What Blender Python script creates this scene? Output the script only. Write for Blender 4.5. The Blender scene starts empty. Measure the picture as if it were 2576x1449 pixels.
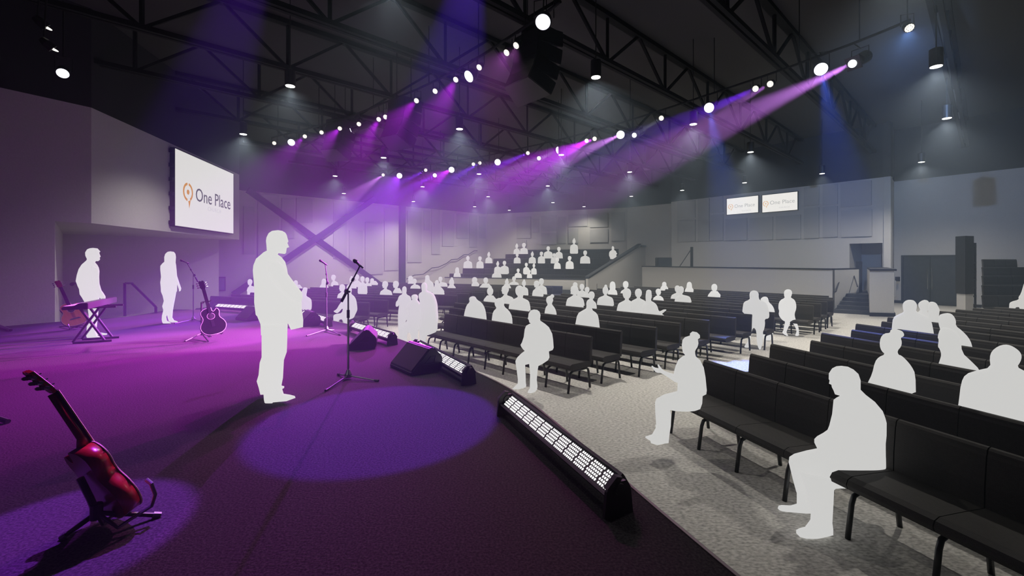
import bpy, bmesh, math, random
import numpy as np
from mathutils import Vector, Matrix
from mathutils.geometry import delaunay_2d_cdt
random.seed(7)
SC = bpy.context.scene
COL = SC.collection
PI = math.pi

# ---------------------------------------------------------------- camera
CAM_H, FPX, CX, HY = 2.1, 1109.0, 1288.0, 656.0      # eye height; focal length, centre column and horizon row in photo pixels
cam_data = bpy.data.cameras.new('camera')
cam_data.sensor_width = 36.0
cam_data.lens = 36.0 * FPX / 2576.0
cam_data.shift_y = -(724.5 - HY) / 2576.0
cam_data.clip_start = 0.05
cam_data.clip_end = 300
cam = bpy.data.objects.new('camera', cam_data)
cam.location = (0, 0, CAM_H)
cam.rotation_euler = (PI / 2, 0, 0)
COL.objects.link(cam)
SC.camera = cam

# ---------------------------------------------------------------- world, exposure, sampling of light
w = bpy.data.worlds.new('world')
w.use_nodes = True
w.node_tree.nodes['Background'].inputs[0].default_value = (0.01, 0.011, 0.013, 1)
w.node_tree.nodes['Background'].inputs[1].default_value = 0.3
SC.world = w
SC.view_settings.view_transform = 'Standard'
SC.view_settings.look = 'None'
SC.view_settings.gamma = 1.0
SC.view_settings.exposure = 0.0
SC.view_settings.use_curve_mapping = False
cy = SC.cycles
cy.max_bounces = 4
cy.diffuse_bounces = 2
cy.glossy_bounces = 2
cy.transmission_bounces = 2
cy.volume_bounces = 0
cy.transparent_max_bounces = 4
cy.caustics_reflective = False
cy.caustics_refractive = False
cy.sample_clamp_indirect = 4.0
cy.use_denoising = True

PENDANT_W = 940.0
HAZE = 0.0078

# ---------------------------------------------------------------- helpers
def pz(x, y, z):
    "point at height z seen at photo pixel x, y"
    d = (CAM_H - z) * FPX / (y - HY)
    return Vector(((x - CX) * d / FPX, d, z))

def pd(x, y, d):
    "point at distance d seen at photo pixel x, y"
    return Vector(((x - CX) * d / FPX, d, CAM_H - (y - HY) * d / FPX))

def node_mat(name, color, rough=0.6, metal=0.0, spec=0.5):
    m = bpy.data.materials.new(name)
    m.use_nodes = True
    b = m.node_tree.nodes['Principled BSDF']
    b.inputs['Base Color'].default_value = (*color, 1)
    b.inputs['Roughness'].default_value = rough
    b.inputs['Metallic'].default_value = metal
    b.inputs['Specular IOR Level'].default_value = spec
    return m

def noise_mat(name, c1, c2, scale=8, rough=0.8, stretch=(1, 1, 1), bump=0.0, detail=4, contrast=(0.35, 0.65), spec=0.3):
    m = node_mat(name, c1, rough, 0, spec)
    nt = m.node_tree
    b = nt.nodes['Principled BSDF']
    tc = nt.nodes.new('ShaderNodeTexCoord')
    mp = nt.nodes.new('ShaderNodeMapping')
    mp.inputs['Scale'].default_value = stretch
    nz = nt.nodes.new('ShaderNodeTexNoise')
    nz.inputs['Scale'].default_value = scale
    nz.inputs['Detail'].default_value = detail
    cr = nt.nodes.new('ShaderNodeValToRGB')
    cr.color_ramp.elements[0].position = contrast[0]
    cr.color_ramp.elements[1].position = contrast[1]
    cr.color_ramp.elements[0].color = (*c1, 1)
    cr.color_ramp.elements[1].color = (*c2, 1)
    L = nt.links.new
    L(tc.outputs['Object'], mp.inputs[0])
    L(mp.outputs[0], nz.inputs['Vector'])
    L(nz.outputs['Fac'], cr.inputs[0])
    L(cr.outputs[0], b.inputs['Base Color'])
    if bump:
        bp = nt.nodes.new('ShaderNodeBump')
        bp.inputs['Strength'].default_value = bump
        bp.inputs['Distance'].default_value = 0.01
        L(nz.outputs['Fac'], bp.inputs['Height'])
        L(bp.outputs[0], b.inputs['Normal'])
    return m

def weave_mat(name, c1, c2):
    "upholstery: fine crossed wave weave"
    m = node_mat(name, c1, 0.75, 0, 0.35)
    nt = m.node_tree
    b = nt.nodes['Principled BSDF']
    L = nt.links.new
    tc = nt.nodes.new('ShaderNodeTexCoord')
    ck = nt.nodes.new('ShaderNodeTexBrick')
    ck.inputs['Scale'].default_value = 30
    ck.inputs['Color1'].default_value = (*c1, 1)
    ck.inputs['Color2'].default_value = (*c2, 1)
    ck.inputs['Mortar'].default_value = (c1[0] * .4, c1[1] * .4, c1[2] * .4, 1)
    sp = nt.nodes.new('ShaderNodeSeparateXYZ')
    cb = nt.nodes.new('ShaderNodeCombineXYZ')
    ad = nt.nodes.new('ShaderNodeMath')
    L(tc.outputs['Object'], sp.inputs[0])
    L(sp.outputs[1], ad.inputs[0])
    L(sp.outputs[2], ad.inputs[1])
    L(sp.outputs[0], cb.inputs[0])
    L(ad.outputs[0], cb.inputs[1])
    L(cb.outputs[0], ck.inputs['Vector'])
    L(ck.outputs['Color'], b.inputs['Base Color'])
    return m

def emit_mat(name, color, strength, base=(0.6, 0.6, 0.6), sampling='NONE'):
    m = node_mat(name, base, 0.6)
    b = m.node_tree.nodes['Principled BSDF']
    b.inputs['Emission Color'].default_value = (*color, 1)
    b.inputs['Emission Strength'].default_value = strength
    m.cycles.emission_sampling = sampling
    return m

M = {}
M['house_carpet'] = noise_mat('house_carpet', (0.30, 0.29, 0.27), (0.64, 0.62, 0.58), 26, 0.95, (1, 1.8, 1), 0.3, 6, (0.3, 0.62), 0.1)
M['stage_carpet'] = noise_mat('stage_carpet', (0.017, 0.0155, 0.017), (0.052, 0.048, 0.05), 70, 0.95, (1, 1, 1), 0.5, 3, (0.35, 0.7), 0.1)
M['white_wall'] = noise_mat('white_wall', (0.52, 0.51, 0.49), (0.57, 0.56, 0.54), 40, 0.85, bump=0.06)
M['black_wall'] = node_mat('black_wall', (0.018, 0.019, 0.022), 0.9)
M['deck'] = node_mat('deck', (0.045, 0.044, 0.045), 0.9)
M['steel'] = node_mat('steel', (0.006, 0.006, 0.006), 0.75, 0, 0.15)
M['panel'] = noise_mat('panel', (0.44, 0.44, 0.44), (0.48, 0.48, 0.48), 90, 0.95, bump=0.15)
M['dark_trim'] = node_mat('dark_trim', (0.02, 0.023, 0.03), 0.6)
M['door'] = noise_mat('door', (0.035, 0.04, 0.05), (0.045, 0.05, 0.06), 6, 0.5)
M['chrome'] = node_mat('chrome', (0.6, 0.6, 0.62), 0.2, 1.0)
M['pew_fabric'] = weave_mat('pew_fabric', (0.026, 0.023, 0.021), (0.036, 0.032, 0.030))
M['pew_metal'] = node_mat('pew_metal', (0.008, 0.008, 0.009), 0.35)
M['black_plastic'] = node_mat('black_plastic', (0.01, 0.01, 0.011), 0.45)
M['black_grille'] = noise_mat('black_grille', (0.006, 0.006, 0.006), (0.014, 0.014, 0.014), 300, 0.6)
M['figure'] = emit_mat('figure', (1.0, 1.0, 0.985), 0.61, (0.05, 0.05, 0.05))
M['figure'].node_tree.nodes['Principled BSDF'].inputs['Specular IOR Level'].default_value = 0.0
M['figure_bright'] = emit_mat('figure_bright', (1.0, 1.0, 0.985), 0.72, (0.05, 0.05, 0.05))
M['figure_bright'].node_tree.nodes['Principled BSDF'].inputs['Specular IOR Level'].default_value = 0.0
M['lamp_lens'] = emit_mat('lamp_lens', (1, 1, 0.96), 6.0)
M['led_face'] = emit_mat('led_face', (1, 0.97, 0.85), 1.6)
M['led_dim'] = emit_mat('led_dim', (1, 0.95, 0.8), 0.25, (0.1, 0.1, 0.1))
M['blue_lens'] = emit_mat('blue_lens', (0.86, 0.92, 1.0), 2.2)
M['led_bar_dot'] = emit_mat('led_bar_dot', (1, 1, 0.98), 1.6)
M['screen'] = emit_mat('screen', (1, 1, 0.985), 0.74, (0.05, 0.05, 0.05), 'AUTO')
M['logo_grey'] = emit_mat('logo_grey', (0.09, 0.09, 0.10), 1.0, (0.02, 0.02, 0.02))
M['logo_pale'] = emit_mat('logo_pale', (0.60, 0.61, 0.63), 1.0, (0.02, 0.02, 0.02))
M['logo_mid'] = emit_mat('logo_mid', (0.46, 0.47, 0.48), 1.0, (0.02, 0.02, 0.02))
M['logo_orange'] = emit_mat('logo_orange', (0.60, 0.27, 0.05), 1.0, (0.02, 0.02, 0.02))
M['logo_peach'] = emit_mat('logo_peach', (0.80, 0.52, 0.30), 1.0, (0.02, 0.02, 0.02))
M['red_wood'] = noise_mat('red_wood', (0.22, 0.012, 0.008), (0.30, 0.022, 0.012), 6, 0.25, (1, 12, 1), spec=0.6)
M['orange_wood'] = noise_mat('orange_wood', (0.55, 0.10, 0.03), (0.65, 0.15, 0.05), 6, 0.3, (1, 12, 1), spec=0.6)
M['neck_wood'] = noise_mat('neck_wood', (0.16, 0.010, 0.006), (0.20, 0.016, 0.01), 8, 0.35, spec=0.5)
M['black_lacquer'] = node_mat('black_lacquer', (0.008, 0.008, 0.009), 0.15)
M['cream'] = node_mat('cream', (0.62, 0.48, 0.27), 0.4)
M['stair_carpet'] = noise_mat('stair_carpet', (0.05, 0.055, 0.06), (0.08, 0.085, 0.09), 50, 0.95)
M['nosing'] = node_mat('nosing', (0.25, 0.2, 0.2), 0.4)
M['white_keys'] = node_mat('white_keys', (0.7, 0.7, 0.7), 0.4)
M['blue_glass'] = node_mat('blue_glass', (0.10, 0.17, 0.25), 0.2)

def link(o, parent=None):
    COL.objects.link(o)
    if parent:
        o.parent = parent
    return o

def empty(name, loc, rz=0.0):
    o = bpy.data.objects.new(name, None)
    o.empty_display_size = 0.1
    o.location = loc
    o.rotation_euler = (0, 0, rz)
    return link(o)

def tag(o, label, cat, group=None, kind=None):
    o['label'] = label
    o['category'] = cat
    if group:
        o['group'] = group
    if kind:
        o['kind'] = kind
    return o

class MB:
    "collects geometry (in world or local coordinates) for ONE mesh object"
    def __init__(s):
        s.v, s.f = [], []
    def add(s, vs, fs):
        n = len(s.v)
        s.v += [tuple(v) for v in vs]
        s.f += [tuple(i + n for i in f) for f in fs]
        return s
    def box(s, c, size, rot=None):
        c = Vector(c)
        hx, hy, hz = [k / 2 for k in size]
        vs = [Vector((a, b, d)) for a in (-hx, hx) for b in (-hy, hy) for d in (-hz, hz)]
        if rot is not None:
            vs = [rot @ v for v in vs]
        return s.add([v + c for v in vs], [(0, 1, 3, 2), (4, 6, 7, 5), (0, 4, 5, 1), (2, 3, 7, 6), (0, 2, 6, 4), (1, 5, 7, 3)])
    def bar(s, p, q, wd, ht, up=(0, 0, 1)):
        p, q = Vector(p), Vector(q)
        d = (q - p)
        L = d.length
        d.normalize()
        u = Vector(up)
        sd = d.cross(u)
        if sd.length < 1e-4:
            sd = d.cross(Vector((1, 0, 0)))
        sd.normalize()
        u = sd.cross(d)
        return s.box((p + q) / 2, (L, wd, ht), Matrix((d, sd, u)).transposed())
    def tube(s, pts, r, n=8, caps=True):
        pts = [Vector(p) for p in pts]
        rs = r if isinstance(r, (list, tuple)) else [r] * len(pts)
        rings = []
        prev = None
        for i, p in enumerate(pts):
            a = pts[max(i - 1, 0)]
            b = pts[min(i + 1, len(pts) - 1)]
            d = (b - a).normalized()
            ref = prev if prev is not None else (Vector((0, 0, 1)) if abs(d.z) < 0.9 else Vector((1, 0, 0)))
            u = (ref - d * ref.dot(d)).normalized()
            prev = u
            w_ = d.cross(u)
            rings.append([p + (u * math.cos(2 * PI * k / n) + w_ * math.sin(2 * PI * k / n)) * rs[i] for k in range(n)])
        vs = [v for ring in rings for v in ring]
        fs = []
        for i in range(len(pts) - 1):
            for k in range(n):
                fs.append((i * n + k, i * n + (k + 1) % n, (i + 1) * n + (k + 1) % n, (i + 1) * n + k))
        if caps:
            fs.append(tuple(reversed(range(n))))
            fs.append(tuple(range((len(pts) - 1) * n, len(pts) * n)))
        return s.add(vs, fs)
    def prism(s, poly, z0, z1):
        "plan polygon extruded between two heights"
        n = len(poly)
        A = sum(poly[i][0] * poly[(i + 1) % n][1] - poly[(i + 1) % n][0] * poly[i][1] for i in range(n))
        if A < 0:
            poly = list(reversed(poly))
        vs = [(p[0], p[1], z0) for p in poly] + [(p[0], p[1], z1) for p in poly]
        fs = [tuple(reversed(range(n))), tuple(range(n, 2 * n))]
        fs += [(i, (i + 1) % n, n + (i + 1) % n, n + i) for i in range(n)]
        return s.add(vs, fs)
    def extrude(s, prof, o, ax, ay, along, L):
        "closed profile (a, b) in the ax/ay plane at o, swept by L along"
        n = len(prof)
        o, ax, ay, along = Vector(o), Vector(ax), Vector(ay), Vector(along)
        v0 = [o + ax * a + ay * b for a, b in prof]
        vs = v0 + [v + along * L for v in v0]
        fs = [tuple(range(n)), tuple(reversed(range(n, 2 * n)))]
        fs += [(i, n + i, n + (i + 1) % n, (i + 1) % n) for i in range(n)]
        return s.add(vs, fs)
    def disc(s, c, nrm, r, n=20):
        c, nrm = Vector(c), Vector(nrm).normalized()
        u = nrm.orthogonal().normalized()
        w_ = nrm.cross(u)
        vs = [c + (u * math.cos(2 * PI * k / n) + w_ * math.sin(2 * PI * k / n)) * r for k in range(n)]
        return s.add(vs, [tuple(range(n))])
    def build(s, name, mat, parent=None, smooth=False, bevel=0.0, world=False, fix=True):
        me = bpy.data.meshes.new(name)
        off = Vector((0, 0, 0))
        if parent is not None and world:
            q = parent
            while q is not None:
                off += Vector(q.location)
                q = q.parent
        me.from_pydata([tuple(Vector(v) - off) for v in s.v], [], s.f)
        if fix or bevel:
            bm = bmesh.new()
            bm.from_mesh(me)
            bmesh.ops.recalc_face_normals(bm, faces=bm.faces)
            if bevel:
                bmesh.ops.bevel(bm, geom=[e for e in bm.edges if len(e.link_faces) == 2 and e.calc_face_angle(0) > 0.5], offset=bevel, segments=2, affect='EDGES', clamp_overlap=True)
            bm.to_mesh(me)
            bm.free()
        if smooth:
            me.polygons.foreach_set('use_smooth', [True] * len(me.polygons))
        me.materials.append(mat)
        me.update()
        o = bpy.data.objects.new(name, me)
        return link(o, parent)

def inst(name, me, parent, loc=(0, 0, 0), rz=0):
    o = bpy.data.objects.new(name, me)
    o.location = loc
    o.rotation_euler = (0, 0, rz)
    return link(o, parent)

def structure(name, mb, mat, **k):
    o = mb.build(name, mat, **k)
    o['kind'] = 'structure'
    return o

def spot(parent, pos, target, watts, color, size_deg, blend=0.4, radius=0.05, name='lamp'):
    ld = bpy.data.lights.new(name, 'SPOT')
    ld.energy = watts
    ld.color = color
    ld.spot_size = math.radians(size_deg)
    ld.spot_blend = blend
    ld.shadow_soft_size = radius
    o = bpy.data.objects.new(name, ld)
    d = Vector(target) - Vector(pos)
    o.rotation_euler = d.to_track_quat('-Z', 'Y').to_euler()
    o.location = Vector(pos) - (Vector(parent.location) if parent else Vector())
    return link(o, parent)

ORD = ['first', 'second', 'third', 'fourth', 'fifth', 'sixth', 'seventh', 'eighth', 'ninth', 'tenth', 'eleventh', 'twelfth',
       'thirteenth', 'fourteenth', 'fifteenth', 'sixteenth', 'seventeenth', 'eighteenth', 'nineteenth', 'twentieth']

# ================================================================ the setting
floor_mb = MB()
floor_mb.prism([(-22, -4), (34, -4), (34, 44), (-22, 44)], -0.12, 0.0)
structure('floor', floor_mb, M['house_carpet'])
structure('ceiling', MB().prism([(-22, -4), (34, -4), (34, 44), (-22, 44)], 8.6, 8.75), M['deck'])

STAGE_EDGE = [(2.3, -1.6), (1.55, 0.8), (1.06, 2.1), (0.57, 3.6), (0.055, 5.06), (-0.59, 6.12), (-1.45, 7.45), (-2.4, 8.75), (-3.6, 10.15),
              (-5.0, 11.5), (-6.7, 12.75), (-8.4, 13.65)]
def chaikin_open(p, it=2):
    for _ in range(it):
        q = [p[0]]
        for a, b in zip(p, p[1:]):
            q += [(a[0] * .75 + b[0] * .25, a[1] * .75 + b[1] * .25), (a[0] * .25 + b[0] * .75, a[1] * .25 + b[1] * .75)]
        p = q + [p[-1]]
    return p
edge = chaikin_open(STAGE_EDGE)
structure('trim_stage_platform', MB().prism(edge + [(-9.1, 13.5), (-10.5, 13.6), (-10.35, 12.5), (-10.3, 11.8), (-11.15, 10.85), (-14, 8), (-14, -1.6)], 0.0, 0.6), M['stage_carpet'])
structure('trim_stage_edge', MB().tube([(x + .004, y, 0.600) for x, y in edge], 0.012, 6), M['nosing'])

WH = 6.05                                             # every pale wall stops at this height, black paint above
structure('wall_left', MB().prism([(-11.85, 9.77), (-11.2, 10.8), (-11.5, 11.1), (-13.0, 10.2)], 0, WH)
          .prism([(-11.2, 10.8), (-16.2, 15.9), (-16.6, 15.6), (-11.5, 10.75)], 0, 3.2)
          .prism([(-16.2, 15.9), (-13.3, 20.0), (-13.7, 20.2), (-16.6, 15.9)], 0, 3.2)
          .prism([(-11.2, 10.8), (-10.85, 11.37), (-12.5, 20.2), (-15.2, 20.4), (-16.5, 15.8)], 3.07, WH), M['white_wall'])
structure('wall_left_upper', MB().prism([(-13.0, 7.5), (-11.85, 9.77), (-11.2, 10.8), (-10.85, 11.37), (-12.5, 20.2), (-15.2, 20.4), (-16.5, 15.8)], WH, 8.6)
          .prism([(-13.2, -4), (-13.0, -4), (-12.0, 9.7), (-12.4, 9.9)], 0, 8.6), M['black_wall'])
W1A, W1B = Vector((-19.5, 20.5)), Vector((-2.16, 37.4))
W2 = [Vector((-2.16, 37.4)), Vector((2.33, 35.3)), Vector((8.55, 32.7)), Vector((10.97, 30.4))]
TVA, TVB = Vector((10.7, 29.6)), Vector((17.7, 20.6))
RWA, RWB = Vector((19.07, 22.0)), Vector((27.0, 11.7))
def out_poly(a, b, t=0.3):
    d = (b - a).normalized()
    n = Vector((-d.y, d.x))
    if n.dot(a) < 0:
        n = -n
    return [a, b, b + n * t, a + n * t]
def px_on(a, b, x):
    "plan point of wall line a-b at photo column x"
    r = (x - CX) / FPX
    d = b - a
    t = (r * a.y - a.x) / (d.x - r * d.y)
    return a + d * t
structure('wall_back', MB().prism(out_poly(W1A, W1B), 0, WH), M['white_wall'])
mb = MB()
for a, b in zip(W2, W2[1:]):
    mb.prism(out_poly(a, b), 0, WH)
structure('wall_rear', mb, M['white_wall'])
mb = MB()
dxa, dxb = px_on(TVA, TVB, 2137), px_on(TVA, TVB, 2220)
mb.prism(out_poly(TVA, dxa), 0, WH).prism(out_poly(dxb, TVB), 0, WH)
zdoor = CAM_H + (HY - 612) * ((dxa.y + dxb.y) / 2) / FPX
mb.prism(out_poly(dxa, dxb), zdoor, WH)
mb.prism([TVA, (10.97, 30.4), (11.2, 30.3), TVA + Vector((.25, .1))], 0, WH)
mb.prism([TVB, RWA, RWA + Vector((-.1, .2)), TVB + Vector((-.2, .15))], 0, WH)
structure('wall_right', mb, M['white_wall'])
ddx, ddy = px_on(RWA, RWB, 2267), px_on(RWA, RWB, 2413)
mb = MB().prism(out_poly(RWA, ddx), 0, WH).prism(out_poly(ddy, RWB), 0, WH).prism(out_poly(ddx, ddy), 2.36, WH)
structure('wall_side', mb, M['white_wall'])
mb = MB()
for a, b in [(W1A, W1B)] + list(zip(W2, W2[1:])) + [(TVA, TVB), (TVB, RWA), (RWA, RWB), (RWB, Vector((28, -4)))]:
    mb.prism(out_poly(a, b), WH, 8.6)
structure('wall_upper', mb, M['black_wall'])
# corridor behind the doorway in the right wall
mb = MB()
nrm = (dxb - dxa).normalized()
nrm = Vector((-nrm.y, nrm.x))
if nrm.y < 0: nrm = -nrm
mb.prism([dxa + nrm * 2.0, dxb + nrm * 2.0, dxb + nrm * 2.2, dxa + nrm * 2.2], 0, 3.2)
mb.prism([dxa + nrm * .3, dxa + nrm * 2.2, dxa + nrm * 2.2 + Vector((-.2, .2)), dxa + nrm * .3 + Vector((-.2, .2))], 0, 3.2)
structure('wall_corridor', mb, M['white_wall'])

def wall_box(mb, a, b, x0, x1, z0, z1, proud, gap=0.0):
    "box standing proud of wall line a-b between photo columns"
    p, q = px_on(a, b, x0), px_on(a, b, x1)
    d = (q - p).normalized()
    n = Vector((-d.y, d.x))
    if n.dot(p) > 0: n = -n
    return mb.prism([p + n * gap, q + n * gap, q + n * (gap + proud), p + n * (gap + proud)], z0, z1)
def zat(a, b, x, y):
    return CAM_H + (HY - y) * px_on(a, b, x).y / FPX

# double door
d1 = structure('door_1', wall_box(MB(), RWA, RWB, 2273, 2339, 0.02, 2.28, -0.06, -0.03), M['door'])
d2 = structure('door_2', wall_box(MB(), RWA, RWB, 2340.5, 2406, 0.02, 2.28, -0.06, -0.03), M['door'])
for d_, x_ in ((d1, 2334), (d2, 2345)):
    p = px_on(RWA, RWB, x_)
    o = MB().tube([(p.x - .05, p.y - .04, .75), (p.x - .05, p.y - .04, 1.75)], .013, 8).build('handle', M['chrome'], None)
    o.parent = d_
    o['label'] = 'long chrome pull handle'
mb = wall_box(MB(), RWA, RWB, 2267, 2273, 0, 2.36, 0.05, -0.02)
wall_box(mb, RWA, RWB, 2406, 2413, 0, 2.36, 0.05, -0.02)
wall_box(mb, RWA, RWB, 2267, 2413, 2.28, 2.37, 0.05, -0.02)
structure('trim_door_frame', mb, M['dark_trim'])
mb = wall_box(MB(), RWA, RWB, 2249, 2267, 0, 0.14, 0.02)
wall_box(mb, RWA, RWB, 2413, 2560, 0, 0.14, 0.02)
structure('baseboard_right', mb, M['dark_trim'])

# column and crossed braces on the back wall
mb = wall_box(MB(), W1A, W1B, 1003, 1016, 0, WH, 0.25)
structure('trim_column', mb, M['dark_trim'])
def w1(x, y, pr=0.12):
    p = px_on(W1A, W1B, x)
    return Vector((p.x + .7 * pr, p.y - .7 * pr, CAM_H + (HY - y) * p.y / FPX))
structure('trim_brace', MB().bar(w1(622, 478, .08), w1(955, 716, .08), .1, .34).bar(w1(940, 500, .2), w1(585, 741, .2), .1, .34), M['dark_trim'])
# small window by the stage corner
o = structure('window_1', wall_box(MB(), W1A, W1B, 548, 567, 0.45, 1.22, .06), M['dark_trim'])
p = wall_box(MB(), W1A, W1B, 551, 564, 0.52, 1.15, .02, .06).build('pane', M['blue_glass'], None)
p.parent = o

# ================================================================ acoustic panels on the walls
def panel(a, b, x0, x1, y0, y1, label, group, proud=0.06):
    xm = (x0 + x1) / 2
    z0, z1 = zat(a, b, xm, y1), zat(a, b, xm, y0)
    p, q = px_on(a, b, x0), px_on(a, b, x1)
    c = (p + q) / 2
    o = wall_box(MB(), a, b, x0, x1, z0, z1, proud, 0.0).build('sound_absorber', M['panel'], None, bevel=0.012)
    return tag(o, label, 'sound absorber', group)
TVP = [(2023, 2061, 470, 517, 'narrow ribbed wall panel just right of the screens, upper'), (2070, 2108, 464, 515, 'narrow wall panel second right of the screens, upper'),
       (2115, 2193, 458, 519, 'broad wall panel near the wall corner, upper'), (2023, 2061, 523, 600, 'tall wall panel just right of the screens, lower'),
       (2070, 2108, 520, 597, 'tall wall panel second right of the screens, lower'), (2116, 2194, 529, 596, 'broad square wall panel near the wall corner, lower'),
       (1826, 1880, 550, 605, 'square wall panel below the left screen'), (1886, 1945, 547, 604, 'square wall panel below the gap between the screens'),
       (1952, 2015, 542, 602, 'square wall panel below the right screen'), (1787, 1820, 540, 606, 'narrow wall panel left of the screens, lower'),
       (1787, 1820, 495, 535, 'narrow wall panel left of the screens, upper'), (1756, 1785, 500, 607, 'tall narrow wall panel second left of the screens'),
       (1705, 1750, 554, 608, 'wall panel at the far left end of the screen wall, lower'), (1705, 1750, 506, 550, 'wall panel at the far left end of the screen wall, upper')]
for x0, x1, y0, y1, lb in TVP:
    panel(TVA, TVB, x0, x1, y0, y1, 'grey fabric ' + lb, 'acoustic panels on the screen wall')
W2P = [(1300, 1336, 545, 600, 0), (1340, 1356, 550, 585, 0), (1300, 1325, 604, 622, 0), (1362, 1400, 542, 582, 1), (1362, 1400, 586, 615, 1), (1404, 1424, 545, 612, 1),
       (1430, 1478, 540, 570, 1), (1430, 1455, 576, 612, 1), (1484, 1530, 536, 572, 1), (1484, 1530, 577, 610, 1), (1538, 1572, 534, 606, 1)]
for i, (x0, x1, y0, y1, s) in enumerate(W2P):
    panel(W2[s], W2[s + 1], x0, x1, y0, y1, 'pale fabric wall panel above the rear risers, %s from the left' % ORD[i], 'acoustic panels behind the risers')
W1P = [(612, 640, 520, 640), (648, 702, 490, 690), (708, 740, 500, 600), (745, 786, 500, 560), (838, 872, 505, 650), (878, 912, 580, 680), (918, 962, 560, 690), (966, 1000, 522, 680),
       (1024, 1060, 532, 660), (1066, 1082, 530, 580), (1085, 1106, 528, 640), (1112, 1142, 536, 620), (1148, 1176, 538, 600), (1180, 1200, 540, 622), (1205, 1222, 545, 600)]
for i, (x0, x1, y0, y1) in enumerate(W1P):
    panel(W1A, W1B, x0, x1, y0, y1, 'pale tall wall panel on the braced wall, %s from the left' % ORD[i], 'acoustic panels on the braced wall', 0.05)

# ================================================================ roof trusses
HB, HT = CAM_H + 5.2, 8.52
TD = Vector((0.735, 0.678))
TP = Vector((-0.678, 0.735))
def truss(k, s0, s1):
    D = 0.75 + 3.03 * k
    P = lambda s, z: Vector((TP.x * D + TD.x * s, TP.y * D + TD.y * s, z))
    c = P((s0 + s1) / 2, HB)
    t = tag(empty('roof_truss', c), 'dark steel roof truss, %s across the ceiling counted from the camera' % ORD[k], 'truss', 'steel roof trusses')
    b = MB()
    for o_ in (-0.07, 0.07):
        b.bar(P(s0, HB) + Vector((TP.x * o_, TP.y * o_, 0)), P(s1, HB) + Vector((TP.x * o_, TP.y * o_, 0)), 0.09, 0.11)
    b.build('bottom_chord', M['steel'], t, world=True)
    MB().bar(P(s0, HT), P(s1, HT), 0.2, 0.12).build('top_chord', M['steel'], t, world=True)
    n0 = math.ceil((s0 - 0.6) / 3.03)
    wb = MB()
    s = n0 * 3.03 + 0.6
    while s < s1 - 0.4:
        wb.bar(P(s, HB), P(s, HT), .07, .07)
        for e in (-1.515, 1.515):
            if s0 < s + e < s1:
                wb.bar(P(s, HB), P(s + e, HT), .07, .07)
        s += 3.03
    wb.build('web', M['steel'], t, world=True)
def s_end(D):
    best = 60
    for a, b in [(TVA, TVB)] + list(zip(W2, W2[1:])) + [(RWA, RWB), (TVB, RWA)]:
        d = b - a
        den = TP.dot(d)
        if abs(den) < 1e-6: continue
        t = (D - TP.dot(a)) / den
        if -0.01 <= t <= 1.01:
            s = TD.dot(a + d * t)
            if 5 < s < best: best = s
    return best - 0.05
for k in range(9):
    D = 0.75 + 3.03 * k
    s0 = -5.0 if k < 3 else TD.dot(Vector((-11.3 - .12 * max(k - 4, 0), (D - .678 * (11.3 + .12 * max(k - 4, 0))) / .735)))
    truss(k, s0, min(s_end(D), 30))

# ================================================================ pendant lights
HP = 4.0
def make_pendant_parts():
    hb = MB().tube([(0, 0, 0.005), (0, 0, 0.36)], 0.115, 20)
    hb.tube([(0, 0, 0.36), (0, 0, 0.40)], [0.115, 0.03], 12)
    return hb
PENDANTS = [  # px, py, label
    (730, 217, 'leftmost of the row nearest the stage'), (1499, 195, 'right of the big hanging speaker, in the nearest row'),
    (2355, 168, 'highest one near the right edge'),
    (612, 338, 'above the screen, first in second row'), (1156, 325, 'second row, between the two lighting pipes'), (1744, 313, 'second row, right of the rear lighting pipe'),
    (2382, 298, 'second row, far right under the highest one'),
    (965, 397, 'first in the third row, below the middle speaker array'), (1412, 390, 'second in the third row, beside the tilted spotlight'), (1888, 383, 'third in the third row, right of the pink beam'),
    (2318, 408, 'fourth in the third row, hanging before the right wall'),
    (843, 443, 'first in the fourth row, below the small speaker array'), (1205, 438, 'second in the fourth row'), (1584, 433, 'third in the fourth row, above the far risers'), (2068, 437, 'fourth in the fourth row, above the right screen'),
    (865, 487, 'first in the fifth row, before the braced wall'), (1063, 470, 'second in the fifth row'), (1378, 468, 'third in the fifth row'), (1873, 460, 'fifth in the fifth row, above the left screen'), (1716, 479, 'fourth in the fifth row, by the screen wall end'),
    (1228, 495, 'above the back corner, sixth row centre'), (1588, 494, 'sixth row right, above the risers'), (1040, 507, 'sixth row left, by the dark column'),
    (1194, 520, 'deep in the back corner, left'), (1391, 510, 'in the seventh row above the risers'), (1469, 520, 'lowest right of the far group above the risers'), (1281, 529, 'farthest of all, deepest in the corner'),
    (985, -38, 'just above the picture over the middle of the stage'), (2270, -100, 'above the picture over the front of the right block')]
hme = lme = None
for i, (x, y, lb) in enumerate(PENDANTS):
    z = CAM_H + HP
    p = pz(x, y, z)
    if p.y > 34: p = pd(x, y, 34.0)
    t = tag(empty('pendant_light', p), 'black cylinder pendant light, ' + lb, 'pendant light', 'cylinder pendants over the hall')
    if hme is None:
        h_ = make_pendant_parts().build('housing', M['black_plastic'], t, smooth=False)
        l_ = MB().tube([(0, 0, -0.002), (0, 0, 0.004)], 0.098, 20).build('lens', M['lamp_lens'], t)
        hme, lme = h_.data, l_.data
    else:
        inst('housing', hme, t)
        inst('lens', lme, t)
    MB().tube([(0, 0, 0.40), (0, 0, 8.6 - p.z)], 0.012, 6).build('cable', M['black_plastic'], t)
    far = .4 if i in (19, 21, 24, 25, 26) else .4 if i in (18, 14) else .3 if i == 27 else .55 if i in (0, 28) else 1.0
    spot(t, p + Vector((0, 0, -0.02)), p + Vector((0, 0, -3)), PENDANT_W * far, (1, 0.97, 0.90), 134, 0.88, 0.08)

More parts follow.
